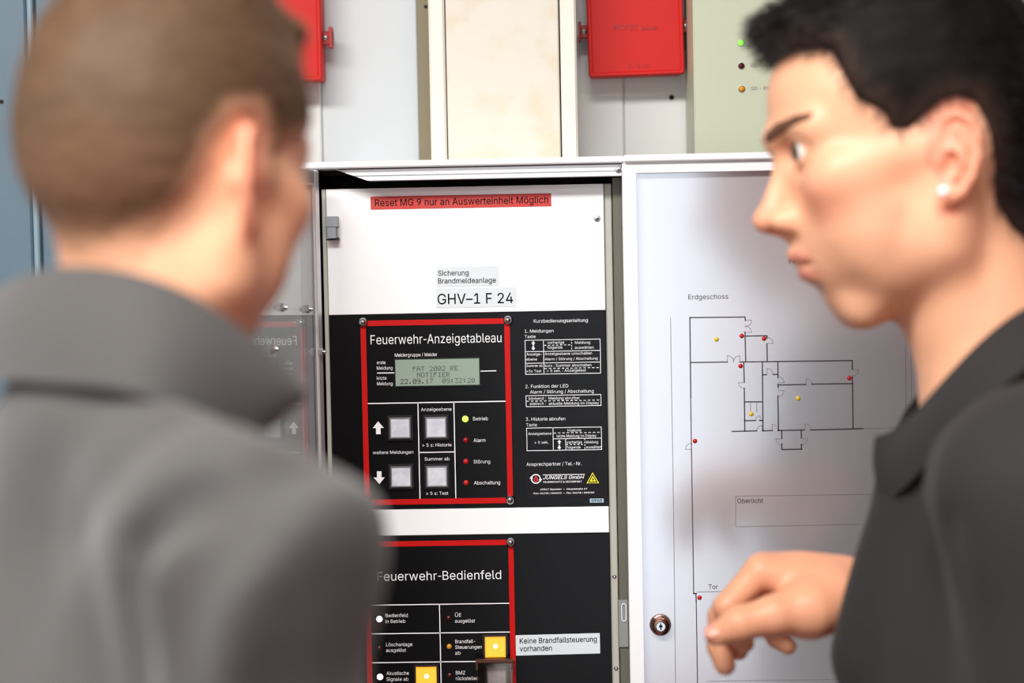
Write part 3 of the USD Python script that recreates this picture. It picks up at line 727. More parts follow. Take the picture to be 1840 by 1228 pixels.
# ------------------------------------------------------------------ door with the floor plan, at the right
YP = -0.022
fx = (W(1121, 300, YR)[0] + W(1134.5, 1200, YR)[0]) / 2
xi = (W(1143.5, 320, YR)[0] + W(1157, 1220, YR)[0]) / 2
ztop_ = (W(1121, 280, YR)[2] + W(1390, 276.5, YR)[2]) / 2
zin = (W(1145, 310.5, YR)[2] + W(1380, 307, YR)[2]) / 2
xe = fx + 0.43
wf = xi - fx
pd = thing('plan_door', (fx, YR, zbot), 'white framed satin cabinet door carrying a building floor plan, behind the dark-haired man', 'cabinet door')
zlo = zbot - .01


def mitre(pts):
    return prism(Polygon(pts), YR, YR + .018)


ht = ztop_ - zin
fs = obj('frame_stile', mitre([(fx, zlo), (xi, zlo + ht), (xi, zin), (fx, ztop_)]), m_frame, pd, smooth=False)
obj('frame_stile', mitre([(xe, zlo), (xe, ztop_), (xe - wf, zin), (xe - wf, zlo + ht)]), m_frame, pd, smooth=False)
tp = obj('frame_rail', mitre([(fx, ztop_), (xi, zin), (xe - wf, zin), (xe, ztop_)]), m_frame, pd, smooth=False)
obj('frame_rail', mitre([(fx, zlo), (xe, zlo), (xe - wf, zlo + ht), (xi, zlo + ht)]), m_frame, pd, smooth=False)
obj('top_lip', bx(fx, xe, YR - .005, YR - .0002, ztop_ - .0055, ztop_ + .001, .0012), m_frame, pd)
obj('leaf', bx(xi + .0002, xe - wf - .0002, YP, YP + .006, zlo + ht + .0002, zin - .0002), m_doorleaf, pd, smooth=False)
z6 = lambda x, y: (1180 + .3258 * x, 500 + .3258 * y)
TH, TN = 1.9 * PXM, 1.0 * PXM
thick, thin = [], []
for (x0, y0, x1, y1) in ((183, 218, 487, 215), (183, 218, 188, 660), (487, 215, 489, 235), (487, 298, 491, 460), (487, 320, 608, 318), (608, 318, 608, 332), (608, 362, 610, 458), (190, 466, 390, 463), (460, 463, 1078, 455), (1078, 455, 1079, 503), (1079, 545, 1083, 832), (1083, 832, 1137, 830), (480, 465, 483, 575), (483, 608, 486, 845), (583, 463, 586, 843), (668, 463, 669, 550), (585, 534, 605, 533), (642, 532, 668, 531), (669, 590, 822, 587), (855, 585, 1080, 582), (669, 585, 670, 605), (668, 650, 672, 840), (484, 683, 584, 683), (484, 787, 545, 786), (568, 786, 584, 786), (417, 846, 552, 843), (583, 843, 637, 841), (668, 841, 815, 838), (848, 838, 1083, 832), (689, 841, 690, 885), (690, 915, 690, 946), (690, 946, 800, 944), (797, 840, 798, 882), (798, 918, 798, 944)):
    thick.append(stroke(z6(x0, y0), z6(x1, y1), TH, YP))
thick += [stroke((1241, 714), (1246.5, 1067), TH * .8, YP), stroke((1246, 1067), (1251, 1067), TH, YP), stroke((1250.5, 1067), (1251, 1082), TH, YP), stroke((1251, 1082), (1253.5, 1240), TH * .8, YP)]
for (x0, y0, x1, y1) in ((517, 683, 518, 740), (552, 683, 552, 740), (1137, 829, 1500, 823), (76, 220, 92, 1228), (1370, 250, 1375, 755), (1400, 280, 1405, 678), (1420, 330, 1422, 492), (1422, 492, 1560, 490), (1405, 678, 1560, 676), (1375, 700, 1560, 697), (1375, 722, 1560, 719), (1375, 755, 1560, 752)):
    thin.append(stroke(z6(x0, y0), z6(x1, y1), TN, YP))
thin += [stroke((1210, 900), (1214, 1240), TN, YP), stroke((1252, 1064.5), (1330, 1063), TN, YP)]
for (cx_, cy_, r_, a0, a1) in ((487, 232, 36, 0, 90), (487, 300, 36, -90, 0), (610, 360, 32, -90, 0), (390, 463, 35, -90, 0), (458, 463, 35, 180, 270), (1079, 505, 34, 0, 90), (608, 533, 34, -90, 0), (669, 577, 34, -90, 0), (669, 620, 33, 0, 90), (824, 587, 32, -90, 0), (483, 577, 32, 90, 180), (570, 786, 26, 180, 270), (582, 843, 30, 180, 270), (637, 841, 33, -90, 0), (817, 838, 34, -90, 0), (690, 887, 33, 90, 180), (798, 886, 34, 0, 90), (192, 945, 34, 180, 270)):
    ps = [z6(cx_ + r_ * math.cos(math.radians(t)), cy_ + r_ * math.sin(math.radians(t))) for t in np.linspace(a0, a1, 7)]
    qs = [W(*p, YP) for p in ps]
    c_ = W(*z6(cx_, cy_), YP)
    horiz = ps[0] if abs(ps[0][1] - z6(cx_, cy_)[1]) < abs(ps[-1][1] - z6(cx_, cy_)[1]) else ps[-1]
    up_ = ps[-1] if horiz is ps[0] else ps[0]
    leafend = W(*(up_ if cx_ in (390, 458, 608, 824, 637, 817, 570, 582) else horiz), YP)
    thin.append(prism(LineString([(p[0], p[2]) for p in qs]).buffer(TN * .45), YP - .0002, YP))
    thin.append(prism(LineString([(c_[0], c_[2]), (leafend[0], leafend[2])]).buffer(TN * .45), YP - .0002, YP))
for p, q, n in (((1322, 892), (1640, 887.5), 62), ((1322, 947), (1640, 940.5), 62), ((1322, 892), (1322, 947), 11), ((1270, 1225), (1640, 1219), 70)):
    thin += dashes(p, q, n, TN, YP, .62)
obj('plan_walls', thick, m_planline, pd, smooth=False, label='dark printed walls of the floor plan')
obj('plan_details', thin, m_planthin, pd, smooth=False, label='thin printed doors and stairs of the floor plan')
for (s, p0, p1, py, cap) in (('Erdgeschoss', 1237, 1308.5, 538.3, 8.6), ('Oberlicht', 1325, 1371, 904.6, 8.2), ('Tor', 1273, 1290, 1059, 8.2), ('N', 1418, 1428, 474, 8.5)):
    text(s, p0, p1, py, cap, YP, m_planline, pd)
dotm = lambda: None
for (px, py, mm_, lb) in [(*z6(*p), m_reddot, 'red marker dot') for p in ((469, 319), (592, 334), (463, 485), (1062, 551), (211, 899))] + [(1257, 1074.5, m_reddot, 'red marker dot')] + [(*z6(*p), m_yellow, 'yellow marker dot') for p in ((330, 338), (780, 664), (522, 750))] + [(1579, 915, m_yellow, 'yellow marker dot')]:
    q = W(px, py, YP)
    dm = obj('marker_led', lathe([(0, .0016), (.0010, .0014), (.0018, .0008), (.0021, .0001), (.0021, -.0003), (0, -.0003)], 18, at=(q[0], YP, q[2])), mm_, pd, label=lb)
q = W(1186.5, 1123, YP)
lk = obj('lock_barrel', lathe([(0, .009), (.006, .009), (.0078, .0082), (.0094, .005), (.0098, .001), (.0098, -.002), (0, -.002)], 32, at=(q[0], YP, q[2])), m_brass, pd, label='bronze-tinted round door lock')
obj('lock_core', lathe([(.0046, .0089), (.0046, .0098), (.0040, .0103), (0, .0103)], 24, at=(q[0], YP, q[2])), m_steel, lk)
obj('keyhole', [bx(q[0] - .0006, q[0] + .0006, YP - .0106, YP - .0100, q[2] - .0030, q[2] + .0030), bx(q[0] - .0016, q[0] + .0016, YP - .0106, YP - .0100, q[2] - .0005, q[2] + .0012)], m_slot, lk, smooth=False)
# ------------------------------------------------------------------ implicit modelling for the people (millimetres, in the picture's own axes)
def K(px, py, c):
    return np.array([(px - 920) * c / FPX, -(py - 614) * c / FPX, c], float)


def to_world(q):
    return CAM + (q[:, :1] * RIGHT + q[:, 1:2] * UP + q[:, 2:3] * FWD) / 1000.0


def to_local(p):
    d = (np.asarray(p, float) - CAM) * 1000
    return np.stack([d @ RIGHT, d @ UP, d @ FWD], -1)


def smin(a, b, k):
    h = np.maximum(k - np.abs(a - b), 0) / k
    return np.minimum(a, b) - h * h * k * 0.25


def smax(a, b, k): return -smin(-a, -b, k)


def ell(p, c, r, R=None):
    q = p - np.asarray(c, np.float32)
    if R is not None: q = q @ np.asarray(R, np.float32).T
    r = np.asarray(r, np.float32)
    k0 = np.sqrt(((q / r) ** 2).sum(-1)) + 1e-6; k1 = np.sqrt(((q / (r * r)) ** 2).sum(-1)) + 1e-9
    return k0 * (k0 - 1) / k1


def cap(p, a, b, ra, rb):
    a = np.asarray(a, np.float32); b = np.asarray(b, np.float32)
    d = b - a; q = p - a
    h = np.clip((q @ d) / max(float(d @ d), 1e-6), 0, 1)
    return np.sqrt(((q - h[..., None] * d) ** 2).sum(-1)) - (ra + (rb - ra) * h)


def chain(p, pts, rs, k=3.0):
    out = None
    for i in range(len(pts) - 1):
        d = cap(p, pts[i], pts[i + 1], rs[i], rs[i + 1])
        out = d if out is None else smin(out, d, k)
    return out


def poly_sd(x, y, poly):
    poly = np.asarray(poly, np.float32)
    d = np.full(x.shape, 1e9, np.float32); s = np.ones(x.shape, np.float32)
    n = len(poly)
    for i in range(n):
        vi, vj = poly[i], poly[i - 1]
        ex, ey = vj[0] - vi[0], vj[1] - vi[1]
        wx, wy = x - vi[0], y - vi[1]
        t = np.clip((wx * ex + wy * ey) / (ex * ex + ey * ey + 1e-9), 0, 1)
        d = np.minimum(d, (wx - ex * t) ** 2 + (wy - ey * t) ** 2)
        c1, c2, c3 = y >= vi[1], y < vj[1], ex * wy > ey * wx
        s = np.where((c1 & c2 & c3) | (~c1 & ~c2 & ~c3), -s, s)
    return s * np.sqrt(d)


def isosurface(f, lo, hi, h, block=12):
    """Surface nets of f (an array function of points) on a grid of step h; only blocks that the surface may cross are evaluated."""
    lo = np.asarray(lo, float); n = np.ceil((np.asarray(hi) - lo) / h / block).astype(int)
    N = n * block
    D = np.empty(tuple(N), np.float32)
    bc = np.stack(np.meshgrid(*[np.arange(k) for k in n], indexing='ij'), -1).reshape(-1, 3)
    cen = lo + (bc * block + (block - 1) / 2) * h
    dc = f(cen.astype(np.float32))
    rad = h * block * 0.87 * 1.25 + 2 * h
    off = np.stack(np.meshgrid(*[np.arange(block)] * 3, indexing='ij'), -1).reshape(-1, 3)
    Dv = D.reshape(n[0], block, n[1], block, n[2], block)
    Dv[:] = np.where(dc > 0, 1e3, -1e3).astype(np.float32).reshape(n[0], 1, n[1], 1, n[2], 1)
    act = np.nonzero(np.abs(dc) < rad)[0]
    for s in range(0, len(act), 400):
        ids = act[s:s + 400]
        pts = (lo + (bc[ids][:, None] * block + off[None]) * h).astype(np.float32).reshape(-1, 3)
        vals = f(pts).reshape(len(ids), block, block, block)
        for t, i in enumerate(ids):
            a, b, c = bc[i]; Dv[a, :, b, :, c, :] = vals[t]
    S = D < 0
    cnt = np.zeros(tuple(N - 1), np.int8)
    for i in (0, 1):
        for j in (0, 1):
            for k in (0, 1): cnt += S[i:N[0] - 1 + i, j:N[1] - 1 + j, k:N[2] - 1 + k]
    cells = np.stack(np.nonzero((cnt > 0) & (cnt < 8)), -1)
    idx = np.full(tuple(N - 1), -1, np.int32); idx[tuple(cells.T)] = np.arange(len(cells))
    acc = np.zeros((len(cells), 3)); w = np.zeros(len(cells))
    for ax_ in range(3):
        o1, o2 = [k for k in range(3) if k != ax_]
        for i in (0, 1):
            for j in (0, 1):
                a = cells.copy(); a[:, o1] += i; a[:, o2] += j; b = a.copy(); b[:, ax_] += 1
                da, db = D[tuple(a.T)], D[tuple(b.T)]
                m = (da < 0) != (db < 0)
                t = np.where(m, da / np.where(m, da - db, 1), 0)
                q = a.astype(float); q[:, ax_] += t
                acc[m] += q[m]; w[m] += 1
    V = lo + acc / w[:, None] * h
    F = []
    for ax_ in range(3):
        sl0 = [slice(None)] * 3; sl1 = [slice(None)] * 3
        sl0[ax_] = slice(0, -1); sl1[ax_] = slice(1, None)
        ch = S[tuple(sl0)] != S[tuple(sl1)]
        e = np.stack(np.nonzero(ch), -1)
        o1, o2 = (ax_ + 1) % 3, (ax_ + 2) % 3
        ok = (e[:, o1] > 0) & (e[:, o2] > 0) & (e[:, o1] < N[o1] - 1) & (e[:, o2] < N[o2] - 1); e = e[ok]
        def at(i, j):
            c = e.copy(); c[:, o1] -= i; c[:, o2] -= j; return idx[tuple(c.T)]
        q = np.stack([at(1, 1), at(0, 1), at(0, 0), at(1, 0)], -1)
        ins = S[tuple(e.T)]
        q = np.where(ins[:, None], q, q[:, ::-1])
        q = q[(q >= 0).all(1)]
        F += [q[:, [0, 1, 2]], q[:, [0, 2, 3]]]
    return trimesh.Trimesh(V, np.concatenate(F), process=False)


def largest(m):
    if len(m.faces) == 0: return m
    lab = trimesh.graph.connected_component_labels(m.face_adjacency, node_count=len(m.faces))
    keep = lab == np.bincount(lab).argmax()
    m = trimesh.Trimesh(m.vertices, m.faces[keep], process=False); m.remove_unreferenced_vertices(); return m


def put(name, m, material, parent, smooth=True, tone=None, **k):
    w = trimesh.Trimesh(to_world(m.vertices), m.faces, process=False)
    if w.volume < 0: w = trimesh.Trimesh(w.vertices, w.faces[:, ::-1], process=False)
    return obj(name, w, material, parent, smooth=smooth, tone=tone, **k)


def sstep(a, b, x):
    t = np.clip((x - a) / (b - a), 0, 1); return t * t * (3 - 2 * t)


# ---- a head in its own axes: u forwards, w towards its visible side, v up; origin between the ear canals
EAR_HELIX = [(2, 14), (-4, 27), (-16, 31), (-28, 26), (-35, 12), (-35, -4), (-29, -20), (-20, -31), (-8, -38)]


def skull(q, look):
    a = q.copy(); a[..., 1] = np.abs(a[..., 1])
    d = ell(q, (11, 0, 45), (92, 76, 84))
    d = smin(d, ell(q, (50, 0, 38), (53, 60, 52)), 24)
    d = smin(d, ell(q, (-18, 0, 14), (66, 66, 60)), 22)
    return d, a


def head_sd(q, look):
    d, a = skull(q, look)
    d = smin(d, ell(q, (46, 0, -22), (47, 61, 66)), 26)                   # middle of the face
    d = smin(d, ell(a, (34, 38, -46), (34, 27, 44)), 22)                  # cheek
    d = smin(d, ell(q, (50, 0, -68), (37, 34, 35)), 18)                   # mouth block
    d = smin(d, ell(q, (43, 0, -99), (17, 22, 17)), 15)                   # chin
    d = smin(d, cap(a, (0, 51, -58), (42, 17, -103), 15, 12), 20)         # lower jaw
    d = smin(d, cap(a, (-2, 53, -20), (0, 51, -60), 18, 15), 20)
    d = smin(d, ell(a, (63, 46, -19), (24, 18, 17)), 18)                  # cheekbone
    d = smin(d, cap(a, (103.5, 6, 15), (82, 46, 19), 8.0, 10), 13)        # brow
    d = smin(d, cap(a, (6, 67, 4), (66, 54, -11), 7, 9), 18)              # cheek arch
    d = smax(d, -ell(a, (99, 31, 1), (15, 17, 11)), 11)                   # eye socket
    n = cap(q, (93.5, 0, 8), (105, 0, -34), 5.6, 9.0)
    n = smin(n, ell(q, (109.5, 0, -42), (10, 10.5, 9)), 6)
    n = smin(n, ell(a, (97, 12.5, -43), (12, 7, 8)), 6)
    n = smin(n, cap(q, (108, 0, -47), (92, 0, -52), 4.2, 5.0), 4)
    d = smin(d, n, 11)
    d = smax(d, -ell(a, (100, 6.5, -50.5), (6, 3.4, 3.5)), 2.5)           # nostril
    d = smin(d, chain(a, [(89.6, 0, -66.5), (84, 12, -67.5), (74.5, 25.5, -70.0)], [5.8, 5.0, 2.8], 3), 4)
    d = smin(d, chain(a, [(80.5, 0, -80), (77, 12, -79.2), (73, 25, -72.0)], [6.6, 6.0, 2.8], 3), 4)
    d = smax(d, -chain(a, [(97, 0, -74), (86, 13, -73.8), (68, 31, -69.5)], [1.9, 2.0, 2.0], 1), 2.2)
    d = smax(d, -ell(q, (82, 0, -93), (12, 20, 5)), 8)                    # fold above the chin
    lidr = ell(a, (83.8, 30.5, 4.5), (14.0, 14.5, 13.3))
    slit = ell(a, (97, 31, 3.6), (15, 14, look.get('eye', 4.2)))
    d = smin(d, smax(lidr, -slit, 1.5), 5)
    # neck
    nk = cap(q, look.get('neck_0', (-18, 0, -55)), look['neck'], 53, look.get('neck_r', 58))
    nk = smin(nk, cap(a, (-6, 52, -40), (look['neck'][0] + 40, 14, look['neck'][2] - 2), 13, 11), 14)
    d = smin(d, nk, 22)
    # ear
    s, c = math.sin(0.42), math.cos(0.42)
    e = a - np.array([2, 71, -2], np.float32)
    ex = np.stack([e[..., 0] * c - e[..., 1] * s, e[..., 0] * s + e[..., 1] * c, e[..., 2]], -1)
    ex = ex / np.array([.74, .9, .85], np.float32)
    hx_ = [(u, 1.5 + 2.5 * (i not in (0,)), v) for i, (u, v) in enumerate(EAR_HELIX)]
    ear = chain(ex, hx_, [2.6, 3.0, 3.2, 3.2, 3.2, 3.2, 3.4, 4.2, 4.8], 2.5)
    ear = smin(ear, ell(ex, (-16, 0.5, -3), (19, 3.2, 30)), 3)
    ear = smin(ear, chain(ex, [(-16, 4.5, 19), (-23, 5, 6), (-22, 5, -8), (-14, 4.5, -20)], [2.6, 2.8, 2.8, 3], 2.5), 3)
    ear = smin(ear, ell(ex, (-7, 1, -31), (7.5, 4.6, 9)), 4)
    ear = smin(ear, ell(ex, (0, 3.2, -6), (4, 4, 6)), 3)
    ear = smax(ear, -ell(ex, (-10, 5.2, -8), (8, 5.2, 10)), 3)
    ear = smin(ear, cap(ex, (-12, -8, -2), (-12, 0, -2), 12, 10), 4)
    ear = smax(ear, -ell(ex, (-10.5, 5.5, -8), (7.5, 6.5, 9.5)), 3)
    return smin(d, ear * .8, 4)


SKIN = np.array(lin(224, 167, 133)); PINK = np.array(lin(220, 132, 108)); LIP = np.array(lin(196, 118, 104))


def skin_tone(q, tan=1.0):
    a = np.abs(q[:, 1:2])
    t = np.repeat(SKIN[None] * tan, len(q), 0)
    def blend(col, m):
        nonlocal t
        t = t * (1 - m[:, None]) + np.asarray(col) * m[:, None]
    g = lambda c, r: np.exp(-(((np.c_[q[:, 0], a, q[:, 2]] - np.array(c)) / np.array(r)) ** 2).sum(1))
    blend(PINK, 0.6 * g((70, 45, -28), (24, 22, 20)))
    blend(PINK, 0.75 * g((110, 0, -40), (12, 14, 12)))
    ear = (np.abs(q[:, 0] + 14) < 26) & (a[:, 0] > 73) & (np.abs(q[:, 2] + 4) < 40)
    blend(PINK, 0.6 * ear)
    lips = np.maximum(g((86, 7, -68.5), (12, 18, 4.6)), g((79, 7, -79.8), (12, 17, 5.4)))
    blend(LIP, np.clip(lips * 1.6, 0, 1) * 0.85)
    n = meshkit.fbm(q / 14.0, 3, 5)
    t = t * (0.94 + 0.12 * n[:, None])
    beard = sstep(-50, -66, q[:, 2]) * sstep(-125, -112, q[:, 2]) * sstep(2, 20, q[:, 0])
    blend(SKIN * 0.62, 0.22 * beard * (lips < 0.35))
    return t


def skin_material(name):
    return usdkit.material(stage, '/World/Looks/' + name, {
        'a': ('attribute', {'attribute': 'tone'}), 'g': ('geometry', {}), 'n': ('noise_texture', {'scale': 900.0, 'detail': 2.0}), 'b': ('bump', {'strength': 0.08, 'distance': 0.0006}),
        'p': ('principled_bsdf', {'roughness': 0.46, 'subsurface_weight': 0.12, 'subsurface_scale': 0.006, 'subsurface_radius': (1.0, 0.35, 0.2), 'specular_ior_level': 0.4})},
        [('a.color', 'p.base_color'), ('g.position', 'n.vector'), ('n.fac', 'b.height'), ('b.normal', 'p.normal')], surface='p.BSDF')


def hair_material(name, color, rough=0.5):
    return usdkit.material(stage, '/World/Looks/' + name, {
        'a': ('attribute', {'attribute': 'tone'}), 'p': ('principled_bsdf', {'roughness': rough, 'specular_ior_level': 0.12})}, [('a.color', 'p.base_color')], surface='p.BSDF')


def cloth_material(name, color, sheen=0.2):
    return usdkit.material(stage, '/World/Looks/' + name, {
        'g': ('geometry', {}), 'n': ('noise_texture', {'scale': 650.0, 'detail': 3.0}), 'b': ('bump', {'strength': 0.25, 'distance': 0.0008}),
        'p': ('principled_bsdf', {'base_color': color, 'roughness': 0.8, 'specular_ior_level': 0.2, 'sheen_weight': sheen})},
        [('g.position', 'n.vector'), ('n.fac', 'b.height'), ('b.normal', 'p.normal')], surface='p.BSDF')


m_skin = skin_material('skin')
m_jacket = cloth_material('grey_fleece', lin(64, 63, 62))
m_shirt = cloth_material('charcoal_cloth', lin(39, 38, 39), 0.05)
m_trouser = cloth_material('dark_trousers', lin(40, 42, 48), 0.05)
m_shoe = mat('black_shoe', lin(24, 24, 25), 0.4)
m_eye = mat('eye_white', lin(226, 220, 214), 0.12)
m_iris = mat('brown_iris', lin(58, 40, 28), 0.1)
m_nail = mat('finger_nail', lin(216, 146, 126), 0.35)
m_stud = mat('white_ear_stud', lin(240, 240, 242), 0.08)


class Frame:
    """A person's own axes: origin, forwards, towards the visible side, up (all in picture millimetres)."""
    def __init__(s, o, f, r, k=1.0):
        s.o, s.f, s.r, s.u, s.k = np.array(o, float), np.array(f, float), np.array(r, float), np.array([0, 1.0, 0]), k
        s.B = np.stack([s.f, s.r, s.u])
    def inn(s, p): return ((p - s.o.astype(np.float32)) @ s.B.T.astype(np.float32)) / np.float32(s.k)
    def out(s, q): return np.asarray(q, float) * s.k @ s.B + s.o
    def __call__(s, u, w, v): return s.out(np.array([u, w, v], float))


def loft(top, bot, thick, n=90, rows=9, bulge=0.0, centre=None):
    """A collar: a sheet with thickness between an upper and a lower curve of picture points."""
    from scipy.interpolate import CubicSpline
    def curve(ps):
        P = np.array([K(*p) for p in ps]); t = np.r_[0, np.cumsum(np.linalg.norm(np.diff(P, axis=0), axis=1))]
        return CubicSpline(t / t[-1], P)(np.linspace(0, 1, n))
    A, B = curve(top), curve(bot)
    c = (A.mean(0) + B.mean(0)) / 2 if centre is None else centre
    G = []
    for k in np.linspace(0, 1, rows):
        P = B * (1 - k) + A * k
        o = P - c; o[:, 1] = 0; o /= np.linalg.norm(o, axis=1, keepdims=True) + 1e-9
        G.append(P + o * bulge * math.sin(math.pi * k) )
    G = np.array(G)
    du = np.gradient(G, axis=1); dv = np.gradient(G, axis=0)
    nrm = np.cross(du, dv); nrm /= np.linalg.norm(nrm, axis=-1, keepdims=True) + 1e-9
    sgn = np.sign((nrm * (G - c)).sum())
    th = thick * np.ones((rows, n, 1)); 
    O, I = G + nrm * sgn * th / 2, G - nrm * sgn * th / 2
    V = np.concatenate([O.reshape(-1, 3), I.reshape(-1, 3)]); F = []; q = rows * n
    for r in range(rows - 1):
        for j in range(n - 1):
            a, b, c2, d = r * n + j, r * n + j + 1, (r + 1) * n + j + 1, (r + 1) * n + j
            F += [(a, b, c2), (a, c2, d), (q + a, q + c2, q + b), (q + a, q + d, q + c2)]
    for j in range(n - 1):
        for (r, fl) in ((0, 0), (rows - 1, 1)):
            a, b = r * n + j, r * n + j + 1
            F += [(a, q + b, b), (a, q + a, q + b)] if not fl else [(a, b, q + b), (a, q + b, q + a)]
    for r in range(rows - 1):
        for (j, fl) in ((0, 1), (n - 1, 0)):
            a, b = r * n + j, (r + 1) * n + j
            F += [(a, q + b, b), (a, q + a, q + b)] if not fl else [(a, b, q + b), (a, q + b, q + a)]
    return trimesh.Trimesh(V, F, process=False)


def strands(parent, name, roots, dirs, length, width, material, droop=0.3, label=None):
    """Short hairs as curves; roots and directions in picture millimetres."""
    n = len(roots); seg = 4
    L = length * (0.7 + 0.6 * rng.random(n))
    t = np.linspace(0, 1, seg)[None, :, None]
    jit = rng.normal(0, 0.15, (n, 3))
    d = dirs + jit; d /= np.linalg.norm(d, axis=1, keepdims=True)
    P = roots[:, None] + d[:, None] * L[:, None, None] * t
    P[..., 1] -= (droop * L[:, None]) * t[..., 0] ** 2
    o = ORIGIN[parent.GetPath().pathString] if parent.GetPath().pathString in ORIGIN else 0
    Wd = to_world(P.reshape(-1, 3)) - o
    c = UsdGeom.BasisCurves.Define(stage, path_for(name, parent))
    c.CreateTypeAttr('linear')
    c.CreatePointsAttr(Vt.Vec3fArray.FromNumpy(Wd.astype(np.float32)))
    c.CreateCurveVertexCountsAttr(Vt.IntArray.FromNumpy(np.full(n, seg, np.int32)))
    wv = np.tile(np.linspace(1, 0.25, seg), n) * width / 1000
    c.CreateWidthsAttr(Vt.FloatArray.FromNumpy(wv.astype(np.float32))); c.SetWidthsInterpolation('vertex')
    UsdShade.MaterialBindingAPI.Apply(c.GetPrim()).Bind(material)
    return tag(c.GetPrim(), label, kind='stuff')


def eyes(F, parent, look=(0, 0), both=True):
    for s in (1, -1):
        c = F(83.5, 30.5 * s, 4.5)
        ball = trimesh.creation.icosphere(3, 12.2 * F.k); ball.apply_translation(c)
        ey = put('eye', ball, m_eye, parent)
        d = F.f * math.cos(look[0]) + F.u * look[1] + F.r * math.sin(look[0]); d /= np.linalg.norm(d)
        ir = trimesh.creation.icosphere(3, 6.4 * F.k)
        ir.vertices[:, 2] *= 0.42
        ir.apply_transform(trimesh.geometry.align_vectors([0, 0, 1], d)); ir.apply_translation(c + d * 10.6 * F.k)
        put('iris', ir, m_iris, ey)


def brow(F, parent, material, col, look):
    line = [(110.5, 15), (103.5, 20.5), (94.6, 24.4), (84.0, 26.0), (74, 24.5)]
    for s in (1, -1):
        def f(p):
            q = F.inn(p)
            z = np.zeros_like(q[..., 0])
            c2 = np.stack([q[..., 0], z, q[..., 2]], -1)
            band = chain(c2, [(u, 0, v) for u, v in line], [3.8, 4.0, 3.2, 2.3, 1.0], 1.5)
            w = q[..., 1] * s
            return np.maximum(smax(head_sd(q, look) - 0.8, band, 1.5), np.maximum(9 - w, w - 56)) * F.k
        c = np.array([F(u, w * s, v) for u, v in line for w in (8, 56)]); m = isosurface(f, c.min(0) - 9, c.max(0) + 9, 1.3)
        put('eyebrow', m, material, parent, tone=np.repeat(np.array([col]), len(m.vertices), 0))


def lower_body(parent, hip, facing, seat_mat, waist=0.0):
    """Trousers and shoes below the picture: hip centre and heading in world metres."""
    f = np.array([facing[0], facing[1], 0.0]); f /= np.linalg.norm(f); s = np.array([f[1], -f[0], 0])
    hip = np.array(hip, float); z = hip[2]
    def P(a, b, h): return np.array([*(hip[:2] + f[:2] * a + s[:2] * b), h]) * 1000
    legs = []
    for k in (-1, 1):
        legs.append([P(0, .095 * k, z - .04), P(.015, .10 * k, z * .53), P(-.01, .11 * k, 0.12)])
    def f3(p):
        d = ell(p, hip * 1000, (150, 150, 130))
        for l in legs: d = smin(d, chain(p, l, [88, 66, 58], 30), 40)
        return d
    lo = np.array([*(hip[:2] * 1000 - 300), 60]); hi = np.array([*(hip[:2] * 1000 + 300), z * 1000 + 160])
    m = isosurface(f3, lo, hi, 10.0); m.vertices /= 1000
    obj('trousers', m, seat_mat, parent, smooth=True)
    for k in (-1, 1):
        a, b = P(-.06, .11 * k, .05), P(.15, .125 * k, .038)
        def fs(p):
            d = smin(cap(p, a, b, 46, 40), cap(p, a, P(-.04, .11 * k, .12), 44, 46), 20)
            return smax(d, -(p[..., 2] - 1.0), 4)
        m = isosurface(fs, np.minimum(a, b) - 70, np.maximum(a, b) + 110, 7.0); m.vertices /= 1000
        obj('shoe', m, m_shoe, parent, smooth=True)


def hanging_hand(wrist, k, F, side):
    """Bones of a relaxed hand below a wrist: list of (points, radii)."""
    o = []
    dn = np.array([0, -1.0, 0]); fw = F.f; inn = -F.r * side
    o.append(([wrist, wrist + dn * 50 + fw * 6], [27, 33])); o.append(([wrist + fw * 12 + dn * 20, wrist + dn * 82 + fw * 26], [20, 17])); o.append(([wrist - fw * 10 + dn * 20, wrist + dn * 78 - fw * 24], [20, 16]))
    for i, (off, ln) in enumerate(((28, 82), (10, 92), (-9, 86), (-27, 68))):
        a = wrist + dn * (84 - abs(off) * .2) + fw * off
        b = a + dn * ln * .46 + inn * 4; c = b + dn * ln * .32 + inn * 12; d = c + dn * ln * .2 + inn * 13
        o.append(([a, b, c, d], [10, 9.3, 8.4, 7]))
    a = wrist + dn * 22 + fw * 26; b = a + dn * 34 + fw * 18 + inn * 10; c = b + dn * 30 + fw * 4 + inn * 6; d = c + dn * 22 + inn * 3
    o.append(([a, b, c, d], [14, 12, 10.5, 8.5]))
    return o


# ================================================================== the dark-haired man at the right
earR = K(1698, 271, 1330)
FR = Frame(earR + np.array([0, 0, 75.0]), (-1, 0, 0), (0, 0, -1))
FRb = FR
lookR = {'neck': (-72, 0, -178), 'neck_r': 57, 'eye': 6.6}
floor_R = np.array([*to_world(FR(-60, 0, -300)[None])[0][:2], 0.0])
man_r = thing('person', floor_R, 'dark-haired man in a charcoal shirt in profile, one hand raised before the floor plan', 'person')

shR = [FR(-40, 165, -222), FR(-98, -160, -228)]
elR = [FR(-80, 205, -505), FR(-140, -205, -470)]
wrR = [FR(60, 190, -690), K(1552, 1078, 1512)]
HC = 1500.0
def H(px, py, c=0.0): return K(px, py, HC - c)

